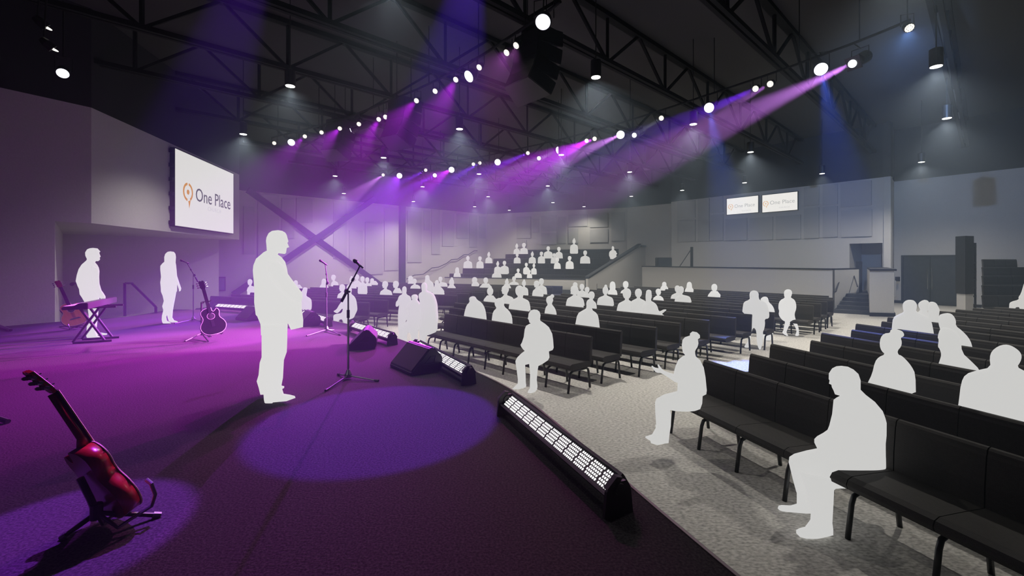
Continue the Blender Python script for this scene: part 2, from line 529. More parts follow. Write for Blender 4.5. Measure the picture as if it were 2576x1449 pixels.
# ================================================================ lighting pipes
ZP = 7.0
PIPE1 = [(684, 346), (770, 325), (860, 302), (994, 248), (1094, 205), (1194, 152), (1294, 85), (1372, 34), (1410, 4)]
PIPE2 = [(955, 430), (1060, 415), (1194, 398), (1294, 377), (1424, 348), (1571, 307), (1720, 259), (1950, 182), (2050, 145), (2183, 95), (2290, 50)]
def pipe(pts, label):
    pl = [tuple(pz(x, y, ZP)) for x, y in pts]
    pl = chaikin_open([p[:2] for p in pl], 2)
    P3 = [Vector((p[0], p[1], ZP)) for p in pl]
    c = P3[len(P3) // 2]
    t = tag(empty('lighting_pipe', c), label, 'lighting pipe')
    MB().tube(P3, 0.03, 8).build('pipe', M['steel'], t, world=True)
    for i in range(2, len(P3) - 1, 5):
        MB().tube([P3[i], (P3[i].x, P3[i].y, 8.6)], 0.012, 6).build('hanger', M['steel'], t, world=True)
    return P3
P1 = pipe(PIPE1, 'curved black lighting pipe hung over the front of the stage')
P2 = pipe(PIPE2, 'curved black lighting pipe hung over the audience with the coloured beams')

def on_pipe(P3, x):
    "point of a pipe seen at photo column x"
    best, bd = None, 1e9
    for a, b in zip(P3, P3[1:]):
        for k in range(11):
            q = a.lerp(b, k / 10)
            xx = CX + q.x / q.y * FPX if q.y > .1 else 1e6
            if abs(xx - x) < bd:
                bd, best = abs(xx - x), q
    return best

STAGE_C = Vector((-5.0, 7.0, 1.0))
def fixture(kind, P3, x, y, label, aim=None, r=None, group=None, depth=None):
    """hung stage light. kind: led (round LED can), par (large blue lens), profile (long spot)"""
    q = on_pipe(P3, x) if depth is None else pd(x, y, depth)
    p = pd(x, y, q.y if depth is None else depth)     # lens centre
    aim = Vector(aim) if aim is not None else STAGE_C
    d = (aim - p).normalized()
    name = {'led': 'led_can_light', 'par': 'stage_spotlight', 'profile': 'profile_spotlight'}[kind]
    cat = 'stage light'
    t = tag(empty(name, p), label, cat, group)
    r = r or {'led': 0.075, 'par': 0.14, 'profile': 0.075}[kind]
    L = {'led': 0.18, 'par': 0.26, 'profile': 0.55}[kind]
    b = MB()
    if kind == 'profile':
        b.tube([p - d * 0.01, p - d * .22, p - d * .24, p - d * .6, p - d * .68], [r * 1.25, r * 1.1, r * 1.5, r * 1.6, r * 1.1], 16)
        b.bar(p - d * .02, p - d * .06, r * 3.2, r * 3.2)
    else:
        b.tube([p + d * .012, p - d * .004, p - d * L * .6, p - d * L], [r * 1.08, r * 1.10, r * 1.0, r * .6], 20)
    b.build('housing', M['black_plastic'], t, world=True)
    ln = MB()
    if kind == 'led':
        ln.disc(p + d * .013, d, r * .98, 20).build('lens', M['led_dim'], t, world=True, fix=False)
        u = d.orthogonal().normalized(); w_ = d.cross(u)
        dots = MB()
        for rad, n in ((0, 1), (.38, 6), (.76, 12)):
            for k in range(n):
                a_ = 2 * PI * k / n + .1
                dots.disc(p + d * .016 + (u * math.cos(a_) + w_ * math.sin(a_)) * rad * r, d, r * .185, 8)
        dots.build('led_cluster', M['led_face'], t, world=True, fix=False)
    else:
        ln.disc(p + d * .014, d, r * .97, 24).build('lens', M['blue_lens'], t, world=True, fix=False)
    # yoke from the housing sides up to the clamp on the pipe
    mid = p - d * (L * .5 if kind != 'profile' else .35)
    sd = d.cross(Vector((0, 0, 1))).normalized()
    rr = r * (1.3 if kind != 'profile' else 1.9)
    top = Vector((mid.x, mid.y, mid.z + r * 2.2 + .06))
    MB().tube([mid + sd * rr, mid + sd * rr + Vector((0, 0, top.z - mid.z)), top - sd * rr, mid - sd * rr], .012, 6).build('yoke', M['black_plastic'], t, world=True)
    if depth is None:
        hang = Vector((q.x, q.y, ZP))
        MB().tube([top, hang], .016, 6).build('clamp', M['black_plastic'], t, world=True)
    else:
        MB().tube([top, (top.x, top.y, 8.6)], .016, 6).build('clamp', M['black_plastic'], t, world=True)
    return t, p, d

G1, G2 = 'lights on the front lighting pipe', 'lights on the rear lighting pipe'
F = {}
LED1 = [(690, 360), (767, 343), (809, 333), (855, 323), (903, 312), (953, 300), (970, 294), (1048, 253), (1095, 229), (1147, 200), (1206, 169), (1275, 132), (1299, 114)]
for i, (x, y) in enumerate(LED1):
    F['l1', i] = fixture('led', P1, x, y, 'round white LED can light, %s from the left on the front lighting pipe' % ORD[i], (-4.5, 5, .8), None, G1)
PAR1 = [(733, 358, (-6, 8, 1)), (1015, 280, (-4, 5.5, 1)), (1180, 192, (-7.0, 6.0, 1)), (1366, 55, (-1.0, 3.2, .6))]
for i, (x, y, am) in enumerate(PAR1):
    F['p1', i] = fixture('par', P1, x, y, 'large bluish white spotlight, %s from the left on the front lighting pipe' % ORD[i], am, 0.13 + .008 * i, G1)
fixture('profile', P1, 883, 327, 'dark spotlight turned sideways on the front lighting pipe beside the small speaker array', (-16, 14.5, 3), .07, G1)
LED2 = [(964, 440), (1071, 428), (1191, 413), (1207, 410), (1328, 385), (1476, 354), (1496, 349), (1664, 297), (1901, 223), (1938, 211), (2287, 70)]
for i, (x, y) in enumerate(LED2):
    F['l2', i] = fixture('led', P2, x, y, 'round white LED can light, %s from the left on the rear lighting pipe' % ORD[i], (-3.0, 5, .8) if i < 10 else (6, 2, 0), .085, G2)
PAR2 = [(1005, 442, (-5, 9, 1)), (1136, 427, (-4, 8, 1)), (1252, 408, (-4, 6, 1)), (1405, 378, (-12, 9, 1)), (1561, 339, (-1, 2, 1)), (1784, 271, (-3, 4, 1)), (2065, 174, (3, 1, 1))]
for i, (x, y, am) in enumerate(PAR2):
    F['q2', i] = fixture('par', P2, x, y, 'large bluish white spotlight, %s from left on the rear pipe' % ORD[i], am, .145, G2)
PRO2 = [(1094, 441), (1356, 398), (1596, 340), (2145, 160)]
for i, (x, y) in enumerate(PRO2):
    F['s2', i] = fixture('profile', P2, x, y, 'long black profile spotlight, %s from the left on the rear lighting pipe' % ORD[i], (-6 + i, 7.5 - i, .6), (.10, .085, .085, .09)[i], G2)
# lights high over the left of the stage
fixture('par', P1, 158, 184, 'bluish white spotlight hung over the stage in front of the black upper wall', (-5, 4, .6), .10, None, 9.0)
for i, (x, y) in enumerate([(133, 123), (117, 69)]):
    p = pd(x, y, 8.0)
    t = tag(empty('led_can_light', p), 'tilted round LED can light high at the left edge, %s of two' % ('lower', 'upper')[i], 'stage light')
    dd = Vector((.35, .5, -.5)).normalized()
    MB().tube([p, p - dd * .12, p - dd * .2], [.08, .08, .05], 16).build('housing', M['black_plastic'], t, world=True)
    MB().disc(p + dd * .004, (-.25, -.2, -1), .075, 16).build('lens', M['led_face'], t, world=True, fix=False)
    MB().tube([p - dd * .15, (p.x, p.y, 8.6)], .014, 6).build('clamp', M['black_plastic'], t, world=True)

# the coloured beams: real spot lamps in the fixtures, seen through the hall's haze
MAG, VIO, PNK, WHT, DBL = (0.85, 0.02, 0.95), (0.30, 0.03, 1.0), (0.95, 0.26, 0.90), (1, 0.92, 0.75), (0.16, 0.12, 1.0)
def beam(key, target, watts, col, ang, blend=.35):
    t, p, d = F[key]
    tg = Vector(target)
    spot(t, p + (tg - p).normalized() * .1, tg, watts, col, ang, blend, .05, 'beam_lamp')
beam(('s2', 3), (-4.5, 8.5, .6), 62000, PNK, 11)
beam(('l2', 8), (-6.0, 8.5, .6), 27900, VIO, 11)
beam(('l2', 9), (-3.5, 9.0, .6), 12400, PNK, 12)
beam(('q2', 4), (-6.5, 8.2, .6), 36000, PNK, 13)
beam(('l2', 6), (-7.0, 7.4, .6), 44200, MAG, 14)
beam(('q2', 3), (-7.5, 9.0, .6), 9900, WHT, 9)
beam(('l2', 7), (-4.0, 9.5, .6), 5600, WHT, 8)
beam(('l2', 4), (-8.0, 9.0, .6), 31000, VIO, 10)
beam(('l2', 3), (-7.2, 10.0, .6), 27900, VIO, 10)
beam(('s2', 0), (-8.6, 10.4, .6), 27900, VIO, 10)
beam(('l2', 1), (-9.6, 11.0, .6), 31000, VIO, 9)
beam(('l2', 0), (-9.0, 12.0, .6), 24800, PNK, 12)
# front pipe spots: violet pools on the stage carpet; blue light on the aisle
for k_, tg_, w_, an_ in ((1, (-8.5, 9.0, .6), 4500, 30), (3, (-6.5, 7.0, .6), 5400, 32), (5, (-5.0, 8.5, .6), 5400, 32), (7, (-4.8, 5.8, .6), 5400, 32), (9, (-3.0, 6.2, .6), 5000, 34)):
    beam(('l1', k_), tg_, w_, MAG, an_, .9)
beam(('l1', 11), (-1.8, 2.5, .6), 1500, (0.9, 0.16, 0.75), 36, 1.0)
beam(('l1', 12), (-0.9, 3.0, .6), 1100, (0.9, 0.2, 0.7), 30, 1.0)
F['o', 0] = fixture('par', None, 1215, -225, 'spotlight above the picture over the stage front, lighting the violet pool', (-1.44, 3.95, .6), .13, None, 6.0)
F['o', 1] = fixture('par', None, 720, -330, 'spotlight above the picture at the left, lighting the pool under the red guitar', (-2.3, 2.4, .6), .13, None, 5.2)
beam(('o', 0), (-1.22, 4.2, .6), 6300, (0.20, 0.03, 1.0), 19.5, .10)
beam(('o', 1), (-2.45, 2.40, .6), 7000, (0.36, 0.05, 1.0), 10.4, .10)
beam(('q2', 1), (-6.5, 7.6, .6), 22000, MAG, 22, .9)
beam(('l2', 5), (-4.0, 6.6, .6), 16000, MAG, 22, .9)
beam(('q2', 0), (-3.5, 5.5, .6), 22000, (.5, .03, .9), 18, .9)
beam(('q2', 5), (4.6, 8.2, 0), 9500, (0.10, 0.2, 1.0), 16, .6)
beam(('q2', 6), (6.2, 7.4, 0.3), 8000, (0.10, 0.18, 1.0), 18, .6)
beam(('l2', 10), (19, 22, 5), 4500, (.3, .5, 1.0), 80, 1.0)
beam(('s2', 2), (9, 32, 6), 5500, (.3, .5, 1.0), 60, 1.0)
beam(('q2', 2), (2.4, 21.5, 0.4), 7000, (0.1, 0.2, 1.0), 18, .6)

# ================================================================ line array speakers
def line_array(x, y_bot, d, wd, label, face):
    pb = pd(x, y_bot, d)
    f = Vector((face[0], face[1], 0)).normalized()
    sd = Vector((-f.y, f.x, 0))
    t = tag(empty('line_array_speaker', (pb.x, pb.y, pb.z)), label, 'loudspeaker', 'hanging speaker arrays')
    n, hgt = 4, 0.36
    tilt, pos = math.radians(28), pb + Vector((0, 0, .05))
    for k in range(n):
        fw = (f * math.cos(tilt) - Vector((0, 0, 1)) * math.sin(tilt))
        up = (Vector((0, 0, 1)) * math.cos(tilt) + f * math.sin(tilt))
        c = MB()
        h0 = hgt - .015
        prof = [(-wd / 2, .28), (wd / 2, .28), (wd * .36, -.34), (-wd * .36, -.34)]
        c.extrude(prof, pos, sd, fw, up, h0)
        cb = c.build('cabinet', M['black_plastic'], t, world=True, bevel=.015)
        g = MB().extrude([(-wd * .47, .285), (wd * .47, .285), (wd * .47, .295), (-wd * .47, .295)], pos + up * .03, sd, fw, up, h0 - .06)
        g.build('grille', M['black_grille'], cb, world=True)
        pos = pos + up * hgt
        tilt = max(0, tilt - math.radians(9))
    MB().bar(pos - f * .4, pos + f * .4, .12, .08).build('rigging_frame', M['steel'], t, world=True)
    for s_ in (-.3, .3):
        MB().tube([pos + f * s_, (pos.x + f.x * s_, pos.y + f.y * s_, 8.6)], .012, 6).build('cable', M['steel'], t, world=True)
line_array(1322, 240, 9.7, 1.1, 'large black line array speaker hanging top centre beside the biggest spotlight', (.75, .66))
line_array(995, 366, 13.0, .95, 'black line array speaker hanging in the middle of the front lighting pipe', (.5, .86))
line_array(840, 397, 15.8, .95, 'smallest black line array speaker, hanging farthest left on the front lighting pipe', (.25, .97))

# ================================================================ writing on screens
def text_mesh(body, size, name, mat, parent, mat4, spacing=1.0, bold=0.0):
    cu = bpy.data.curves.new('text', 'FONT')
    cu.body = body
    cu.size = size
    cu.space_character = spacing
    cu.offset = bold
    cu.extrude = 0.002
    cu.resolution_u = 3
    o = bpy.data.objects.new('text', cu)
    COL.objects.link(o)
    dg = bpy.context.evaluated_depsgraph_get()
    dg.update()
    me = bpy.data.meshes.new_from_object(o.evaluated_get(dg))
    bpy.data.objects.remove(o)
    wd = max(v.co.x for v in me.vertices) - min(v.co.x for v in me.vertices)
    me.transform(mat4)
    me.materials.clear()
    me.materials.append(mat)
    r = bpy.data.objects.new(name, me)
    link(r, parent)
    return r, wd

def logo_mesh(r, mat, name, parent, mat4):
    "broken ring with a dot inside and a tail, like the church's map-pin mark"
    b = MB()
    def arc(a0, a1, r0, r1, n=18):
        vs = []
        for k in range(n + 1):
            a = math.radians(a0 + (a1 - a0) * k / n)
            vs += [(r0 * math.cos(a), r0 * math.sin(a), .002), (r1 * math.cos(a), r1 * math.sin(a), .002)]
        b.add(vs, [(2 * k, 2 * k + 1, 2 * k + 3, 2 * k + 2) for k in range(n)])
    arc(98, 262, r * .74, r)
    arc(-62, 82, r * .74, r)
    b.disc((0, 0, .002), (0, 0, 1), r * .27, 18)
    b.add([(r * .02, -r * .95, .002), (r * .50, -r * .84, .002), (r * .40, -r * 1.25, .002), (r * .22, -r * 1.75, .002), (r * .14, -r * 1.25, .002)], [(0, 4, 3, 2, 1)])
    b.v = [tuple(mat4 @ Vector(v)) for v in b.v]
    return b.build(name, mat, parent, fix=False)

def face_frame(origin, right, up):
    n = right.cross(up)
    m = Matrix((right, up, n)).transposed().to_4x4()
    m.translation = origin
    return m

# big screen on the left wall
FA, FB = Vector((-10.85, 11.37)), Vector((-12.5, 20.2))
pA, pB = px_on(FA, FB, 428), px_on(FA, FB, 577)
z0s, z1s = 3.29, 5.885
dr = (pB - pA).normalized()
R3, U3 = Vector((dr.x, dr.y, 0)), Vector((0, 0, 1))
N3 = R3.cross(U3)
if N3.dot(Vector((pA.x, pA.y, 0))) > 0: N3 = -N3
t = tag(empty('projection_screen', ((pA.x + pB.x) / 2, (pA.y + pB.y) / 2, z0s)), 'big bright white screen with orange ring logo on the left wall', 'screen')
W_ = (pB - pA).length
o3 = Vector((pA.x, pA.y, z0s)) + N3 * 0.16
MB().extrude([(-.03, -.03), (W_ + .03, -.03), (W_ + .03, z1s - z0s + .03), (-.03, z1s - z0s + .03)], Vector((pA.x, pA.y, z0s)) + N3 * .01, R3, U3, N3, 0.14).build('frame', M['black_plastic'], t, world=True)
mb = MB()
for k in range(6):
    mb.box(Vector((pA.x, pA.y, z0s + .1 + k * .48)) + N3 * .08 - R3 * .06, (.12, .12, .12))
mb.build('bracket', M['black_plastic'], t, world=True)
MB().extrude([(0, 0), (W_, 0), (W_, z1s - z0s), (0, z1s - z0s)], Vector((pA.x, pA.y, z0s)) + N3 * .15, R3, U3, N3, .01).build('display', M['screen'], t, world=True)
base = Vector(t.location)
def on_screen(u, v):
    return face_frame(o3 + R3 * u + U3 * v + N3 * .004 - base, R3, U3)
hs_ = z1s - z0s
def uv_scr(x, y):
    q = px_on(FA, FB, x)
    return (q - pA).length * (1 if (q - pA).dot(dr) > 0 else -1), CAM_H + (HY - y) * q.y / FPX - z0s
u, v = uv_scr(460, 483)
logo_mesh(.33, M['logo_orange'], 'logo', t, on_screen(u, v))
u, v = uv_scr(479, 503)
u2, _ = uv_scr(568, 500)
r_, wd_ = text_mesh('One Place', 1.0, 'lettering', M['logo_grey'], None, Matrix.Identity(4))
bpy.data.objects.remove(r_)
sz = (u2 - u) / wd_
text_mesh('One Place', sz, 'lettering', M['logo_grey'], t, on_screen(u, v - .02))
u, v = uv_scr(511, 529.5)
u2, _ = uv_scr(544, 530)
r_, wd_ = text_mesh('CHURCH', 1.0, 'lettering', M['logo_pale'], None, Matrix.Identity(4), 1.25)
bpy.data.objects.remove(r_)
text_mesh('CHURCH', (u2 - u) / wd_, 'lettering', M['logo_pale'], t, on_screen(u, v), 1.25)

# two wall displays
def tv(x0, x1, yt, yb, label, lx, ly, tx0, tx1, ty):
    a, b = px_on(TVA, TVB, x0), px_on(TVA, TVB, x1)
    d = (b - a).normalized()
    R = Vector((d.x, d.y, 0)); N = R.cross(U3)
    if N.dot(Vector((a.x, a.y, 0))) > 0: N = -N
    zt, zb = zat(TVA, TVB, x0, yt), zat(TVA, TVB, x0, yb)
    W = (b - a).length
    t = tag(empty('wall_display', ((a.x + b.x) / 2, (a.y + b.y) / 2, zb)), label, 'screen', 'wall displays on the right wall')
    o = Vector((a.x, a.y, zb))
    MB().extrude([(0, 0), (W, 0), (W, zt - zb), (0, zt - zb)], o + N * .07, R, U3, N, .06).build('frame', M['black_plastic'], t, world=True)
    MB().extrude([(.03, .03), (W - .03, .03), (W - .03, zt - zb - .03), (.03, zt - zb - .03)], o + N * .13, R, U3, N, .006).build('display', M['tv'], t, world=True)
    bs = Vector(t.location)
    def F_(x, y):
        q = px_on(TVA, TVB, x)
        return face_frame(Vector((q.x, q.y, CAM_H + (HY - y) * q.y / FPX)) + N * .142 - bs, R, U3), (q - a).length
    m, _ = F_(lx, ly)
    logo_mesh(.15, M['logo_peach'], 'logo', t, m)
    m, ua = F_(tx0, ty)
    _, ub = F_(tx1, ty)
    r_, w0 = text_mesh('One Place', 1.0, 'lettering', M['logo_mid'], None, Matrix.Identity(4))
    bpy.data.objects.remove(r_)
    text_mesh('One Place', (ub - ua) / w0, 'lettering', M['logo_mid'], t, m)
    m, ua = F_(tx0 + (tx1 - tx0) * .38, ty + 9)
    text_mesh('CHURCH', .11, 'lettering', M['logo_pale'], t, m, 1.2)
M['tv'] = emit_mat('tv', (1, 1, 0.99), 0.9, (0.05, 0.05, 0.05), 'AUTO')
tv(1830, 1911, 500, 542, 'left one of two bright wall displays with ring logo', 1841, 520.5, 1850, 1901, 523.5)
tv(1919, 2010, 491, 536.5, 'right one of two bright wall displays with ring logo', 1929, 513, 1939, 2001, 515.5)

# ================================================================ pews
def pew_profile_back():
    pr = [(-.035, .40), (.02, .40), (.05, .78)]
    for k in range(7):
        a = -20 + k * 35
        pr.append((.028 + .034 * math.cos(math.radians(a)), .818 + .034 * math.sin(math.radians(a))))
    pr += [(-.012, .79), (-.03, .6)]
    return pr
def pew_profile_seat():
    return [(-.02, .36), (-.47, .36), (-.515, .375), (-.53, .41), (-.515, .447), (-.47, .465), (-.25, .46), (-.02, .45)]
LEG = {}
def leg_mesh(front):
    if front not in LEG:
        b = MB()
        if front:
            b.tube([(0, -.20, .335), (0, -.40, .335), (0, -.452, .315), (0, -.475, .26), (0, -.515, 0)], .019, 8)
        else:
            b.tube([(0, -.22, .335), (0, -.06, .335), (0, -.02, .315), (0, .0, .27), (0, .035, 0)], .019, 8)
        o = b.build('leg', M['pew_metal'], None, smooth=True)
        LEG[front] = o.data
        bpy.data.objects.remove(o)
    return LEG[front]
def make_pew(e, n, nk, t0, t1, label, group, every=1, z=0.0, legs=True, seg=.54):
    e, n = Vector(e), Vector(n)
    p = n * nk + e * t0
    t = tag(empty('pew', (p.x, p.y, z), math.atan2(e.y, e.x)), label, 'pew', group)
    L = t1 - t0
    ns = max(1, round(L / seg))
    w_ = L / ns
    bk, st = MB(), MB()
    for k in range(ns):
        bk.extrude(pew_profile_back(), (k * w_ + .004, 0, 0), (0, 1, 0), (0, 0, 1), (1, 0, 0), w_ - .008)
        st.extrude(pew_profile_seat(), (k * w_ + .003, 0, 0), (0, 1, 0), (0, 0, 1), (1, 0, 0), w_ - .006)
    bk.build('backrest', M['pew_fabric'], t)
    st.build('seat', M['pew_fabric'], t)
    if legs:
        for k in range(0, ns + 1, every):
            x = min(max(k * w_, .05), L - .05)
            inst('leg', leg_mesh(True), t, (x, 0, 0))
            inst('leg', leg_mesh(False), t, (x, 0, 0))
    return t

CE, CN = (.67, -.743), (.743, .67)
for k in range(16):
    nk = 5.83 + .862 * k
    if k >= 14: nk = 5.83 + .862 * k + .1
    right = [-4.52, -4.52, -4.33, -4.30, -4.10, -3.9, -3.88, -3.67, -4.75, -4.6, -3.49, -3.51, -3.55, -3.57, -3.8, -4.1][k]
    left = [-8.85, -9.9, -10.95, -11.0, -11.05, -11.1, -11.6, -12.1, -11.3, -11.4, -11.7, -12.0, -12.2, -12.3, -12.2, -12.0][k]
    make_pew(CE, CN, nk, left, right, 'dark upholstered pew in the middle block, %s row from the stage' % ORD[k], 'pews of the middle block', 1 if k < 5 else 2)
LE, LN = (.934, -.357), (.357, .934)
for k in range(13):
    nk = 10.8 + .87 * k
    make_pew(LE, LN, nk, -15.6 - .12 * k, [-8.7, -8.67, -8.3, -7.9, -7.6, -7.55, -7.3, -7.06, -6.7, -6.4, -6.1, -5.7, -5.45][k],
             'dark upholstered pew in the far left block, %s row from the stage' % ORD[k], 'pews of the left block', 1 if k < 2 else 2)
RE, RN = (.28, -.96), (.96, .28)
for k in range(15):
    nk = 3.88 + .855 * k
    left = [-4.67, -4.8, -5.28, -5.34, -5.85, -5.96, -6.5, -6.6, -7.05, -7.2, -7.4, -7.6, -7.7, -7.8, -7.8][k]
    right = -.456 * nk + 1.3
    if k < 2: right = max(right, -.3)
    if right - left < 1.2: right = left + 1.2
    make_pew(RE, RN, nk, left, right, 'dark upholstered pew in the right block, %s row from the stage' % ORD[k], 'pews of the right block', 1 if k < 3 else 2)

# ================================================================ rear risers
SE, SN = Vector((.934, -.357)), Vector((.36, .933))
RISER_N = lambda j: 26.2 + 1.15 * j
RISER_Z = lambda j: .39 + .34 * j
r_left = [-14.6, -14.2, -13.6, -12.9, -12.4, -12.0]
r_right = [-5.1, -4.85, -4.6, -4.5, -4.3, -4.2]
t = tag(empty('seating_riser', (0, 29, 0)), 'stepped seating riser in the back corner with pale front wall', 'seating riser')
n0 = 25.55
mb = MB()
a, b = SN * n0 + SE * -14.6, SN * n0 + SE * -5.3
mb.prism([a, b, b + SN * .18, a + SN * .18], 0, .98)
mb.build('front_wall', M['white_wall'], t, world=True)
a, b = SN * (n0 - .02) + SE * -14.6, SN * (n0 - .02) + SE * -5.3
MB().prism([a, b, b + SN * .24, a + SN * .24], .98, 1.03).build('cap_rail', M['dark_trim'], t, world=True)
for j in range(6):
    a, b = SN * (RISER_N(j) - .9) + SE * (r_left[j] - .1), SN * (RISER_N(j) - .9) + SE * (r_right[j] + .1)
    dp = 1.15 if j < 5 else 1.6
    MB().prism([a, b, b + SN * dp, a + SN * dp], 0, RISER_Z(j)).build('tier', M['stair_carpet'], t, world=True)
for j in range(6):
    make_pew(SE, SN, RISER_N(j), r_left[j], r_right[j], 'dark upholstered pew on the rear risers, %s tier up' % ORD[j], 'pews on the rear risers', 3, RISER_Z(j), True)
# sloping guard wall at the right of the risers
ga, gb, gc = Vector((4.42, 25.6)), Vector((9.1, 31.2)), Vector((9.9, 32.0))
gd = (gb - ga).normalized(); gn = Vector((-gd.y, gd.x))
za, zb_ = 1.04, 3.17
t = tag(empty('guard_wall', (ga.x, ga.y, 0)), 'sloping pale guard wall with dark cap beside the risers', 'guard wall')
def sheet(p, q, zp, zq, th, zlo=0.0):
    n_ = gn * th
    b_ = MB()
    vs = [(p.x, p.y, zlo if zlo == 0 else zp - .12), (q.x, q.y, zlo if zlo == 0 else zq - .12), (q.x, q.y, zq), (p.x, p.y, zp)]
    vs += [(v[0] + n_.x, v[1] + n_.y, v[2]) for v in vs]
    b_.add(vs, [(0, 1, 2, 3), (7, 6, 5, 4), (0, 4, 5, 1), (1, 5, 6, 2), (2, 6, 7, 3), (3, 7, 4, 0)])
    return b_
b_ = sheet(ga, gb, za, zb_, .16)
c_ = sheet(gb, gc, zb_, zb_, .16)
b_.add(c_.v, c_.f)
b_.build('wall_body', M['white_wall'], t, world=True)
b_ = sheet(ga - gn * .06, gb - gn * .06, za + .14, zb_ + .14, .28, 1)
c_ = sheet(gb - gn * .06, gc - gn * .06, zb_ + .05, zb_ + .05, .28, 1)
b_.add(c_.v, c_.f)
b_.build('cap_rail', M['dark_trim'], t, world=True)
# stepped stair and rail at the left of the risers along the braced wall
t = tag(empty('handrail', (-8, 31, 0)), 'thin zigzag wall handrail climbing the braced wall beside the risers', 'handrail')
pts = [w1(x, y, .15) for x, y in [(1020, 702), (1040, 692), (1062, 690), (1084, 674), (1100, 672), (1120, 663), (1133, 653), (1148, 652), (1164, 641), (1176, 640), (1190, 631), (1198, 631)]]
MB().tube(pts, .03, 6).build('rail', M['dark_trim'], t, world=True)

# ================================================================ platform, front wall, stairs at the right
bwA, bwB = Vector((13.3, 18.3)), Vector((8.15, 27.6))
bd = (bwB - bwA).normalized(); bn = Vector((bd.y, -bd.x))
if bn.y < 0: bn = -bn
t = tag(empty('platform_wall', (bwA.x, bwA.y, 0)), 'long pale low wall with dark cap in front of the raised platform', 'low wall')
ret = bwA + Vector((2.2, 1.3))
MB().prism([bwA, bwB, bwB + bn * .18, bwA + bn * .18], 0, 1.72).prism([bwA + bn * .02, bwA + bn * .2, ret + Vector((0, .2)), ret], 0, 1.72).build('wall_body', M['white_wall'], t, world=True)
MB().prism([bwA - bn * .05, bwB - bn * .05, bwB + bn * .24, bwA + bn * .24], 1.72, 1.78).prism([bwA, bwA + bn * .24, ret + Vector((0, .2)), ret], 1.721, 1.779).build('cap_rail', M['dark_trim'], t, world=True)
structure('floor_platform', MB().prism([bwA + bn * .3 + Vector((1.9, 1.5)), bwB + bn * .3, TVA + Vector((-.05, -.1)), TVB + Vector((-.5, -.3)), (15.6, 19.9)], 0, .70), M['stair_carpet'])
pw = pd(2188, 795, 16.7)
t = tag(empty('stair_wall', (13.6, 16.75, 0)), 'short pale wall with dark cap at the right of the steps', 'low wall')
pwA, pwB = Vector((13.55, 16.7)), Vector((14.3, 16.5))
ex = Vector((3.6, 4.6))
MB().prism([pwA, pwB, pwB + ex, pwA + ex], 0, 1.72).build('wall_body', M['white_wall'], t, world=True)
MB().prism([pwA - Vector((.04, .06)), pwB + Vector((.05, -.06)), pwB + ex, pwA + ex], 1.72, 1.79).build('cap_rail', M['dark_trim'], t, world=True)
MB().prism([pwA - Vector((.03, .03)), pwB + Vector((.03, -.03)), pwB + ex, pwA + ex], 0, .14).build('base_trim', M['dark_trim'], t, world=True)
t = tag(empty('stair', (13.6, 18.5, 0)), 'dark carpeted steps up to the platform doorway', 'stairs')
sA, sB = Vector((13.35, 18.0)), Vector((13.75, 17.35))
sdir = Vector((.66, .75)); sdir.normalize()
sA, sB = Vector((12.95, 17.75)), Vector((13.9, 17.05))
for k in range(5):
    o_ = sdir * .34 * k
    far_ = sdir * 3.2
    MB().prism([sA + o_ + Vector((.1 * k, .0)), sB + o_, sB + far_, sA + far_ + Vector((.2, .1))], .14 * k, .14 * (k + 1)).build('step', M['stair_carpet'], t, world=True)
def rail(pts, label, r=.025):
    P_ = [pd(*p) for p in pts]
    t = tag(empty('handrail', P_[0]), label, 'handrail')
    MB().tube(P_, r, 8).build('rail', M['dark_trim'], t, world=True)
rail([(2099, 735, 18.0), (2103, 733, 18.0), (2117, 690, 19.2), (2122, 688, 19.4)], 'slanting dark handrail at the left of the platform steps')
rail([(2139, 686, 19.6), (2146, 687, 19.5), (2157, 720, 18.6), (2157, 722, 18.6)], 'short bent dark handrail before the doorway')
t = tag(empty('post', pd(2161, 735, 19.6)), 'dark square post standing at the top of the platform steps', 'post')
MB().bar(pd(2161, 740, 19.6), pd(2161, 658, 19.6), .16, .16).build('post_body', M['dark_trim'], t, world=True)
# things on the raised platform
p = pd(1669, 668, 27.5)
t = tag(empty('equipment_cabinet', (p.x, p.y, .7)), 'dark equipment cabinet on the raised platform left of the slanted post', 'cabinet')
MB().box((p.x, p.y, (.7 + 2.3) / 2), (.88, .5, 1.6)).build('body', M['dark_trim'], t, world=True, bevel=.02)
MB().box((p.x, p.y - .26, 1.5), (.80, .02, 1.5)).build('door', M['door'], t, world=True)
t = tag(empty('braced_post', pd(1740, 670, 25.0)), 'dark upright post with slanting brace on the raised platform', 'post')
q = pd(1740, 670, 25.0)
MB().box((q.x, q.y, (.7 + 2.88) / 2), (.12, .12, 2.18)).build('post_body', M['dark_trim'], t, world=True)
MB().tube([pd(1710, 670, 25.0), pd(1738, 628, 25.0)], .025, 6).build('brace', M['dark_trim'], t, world=True)
# fittings on the right wall
a_ = px_on(RWA, RWB, 2252)
o = wall_box(MB(), RWA, RWB, 2251.5, 2253.5, 1.0, 1.1, .01).build('x', M['dark_trim'], None); bpy.data.objects.remove(o)
t = tag(empty('wall_cabinet', (a_.x, a_.y, .5)), 'grey recessed extinguisher cabinet beside the double door', 'wall cabinet')
p = pd(2248, 726, 21.4)
MB().box((p.x, p.y, p.z), (.16, .12, .78)).build('box', M['panel'], t, world=True, bevel=.01)
p = pd(2258, 702, 21.6)
o = MB().box((p.x, p.y, p.z), (.2, .05, .22)).build('wall_plate', M['dark_trim'], None)
tag(o, 'small dark square plate on the wall left of the double door', 'wall plate')

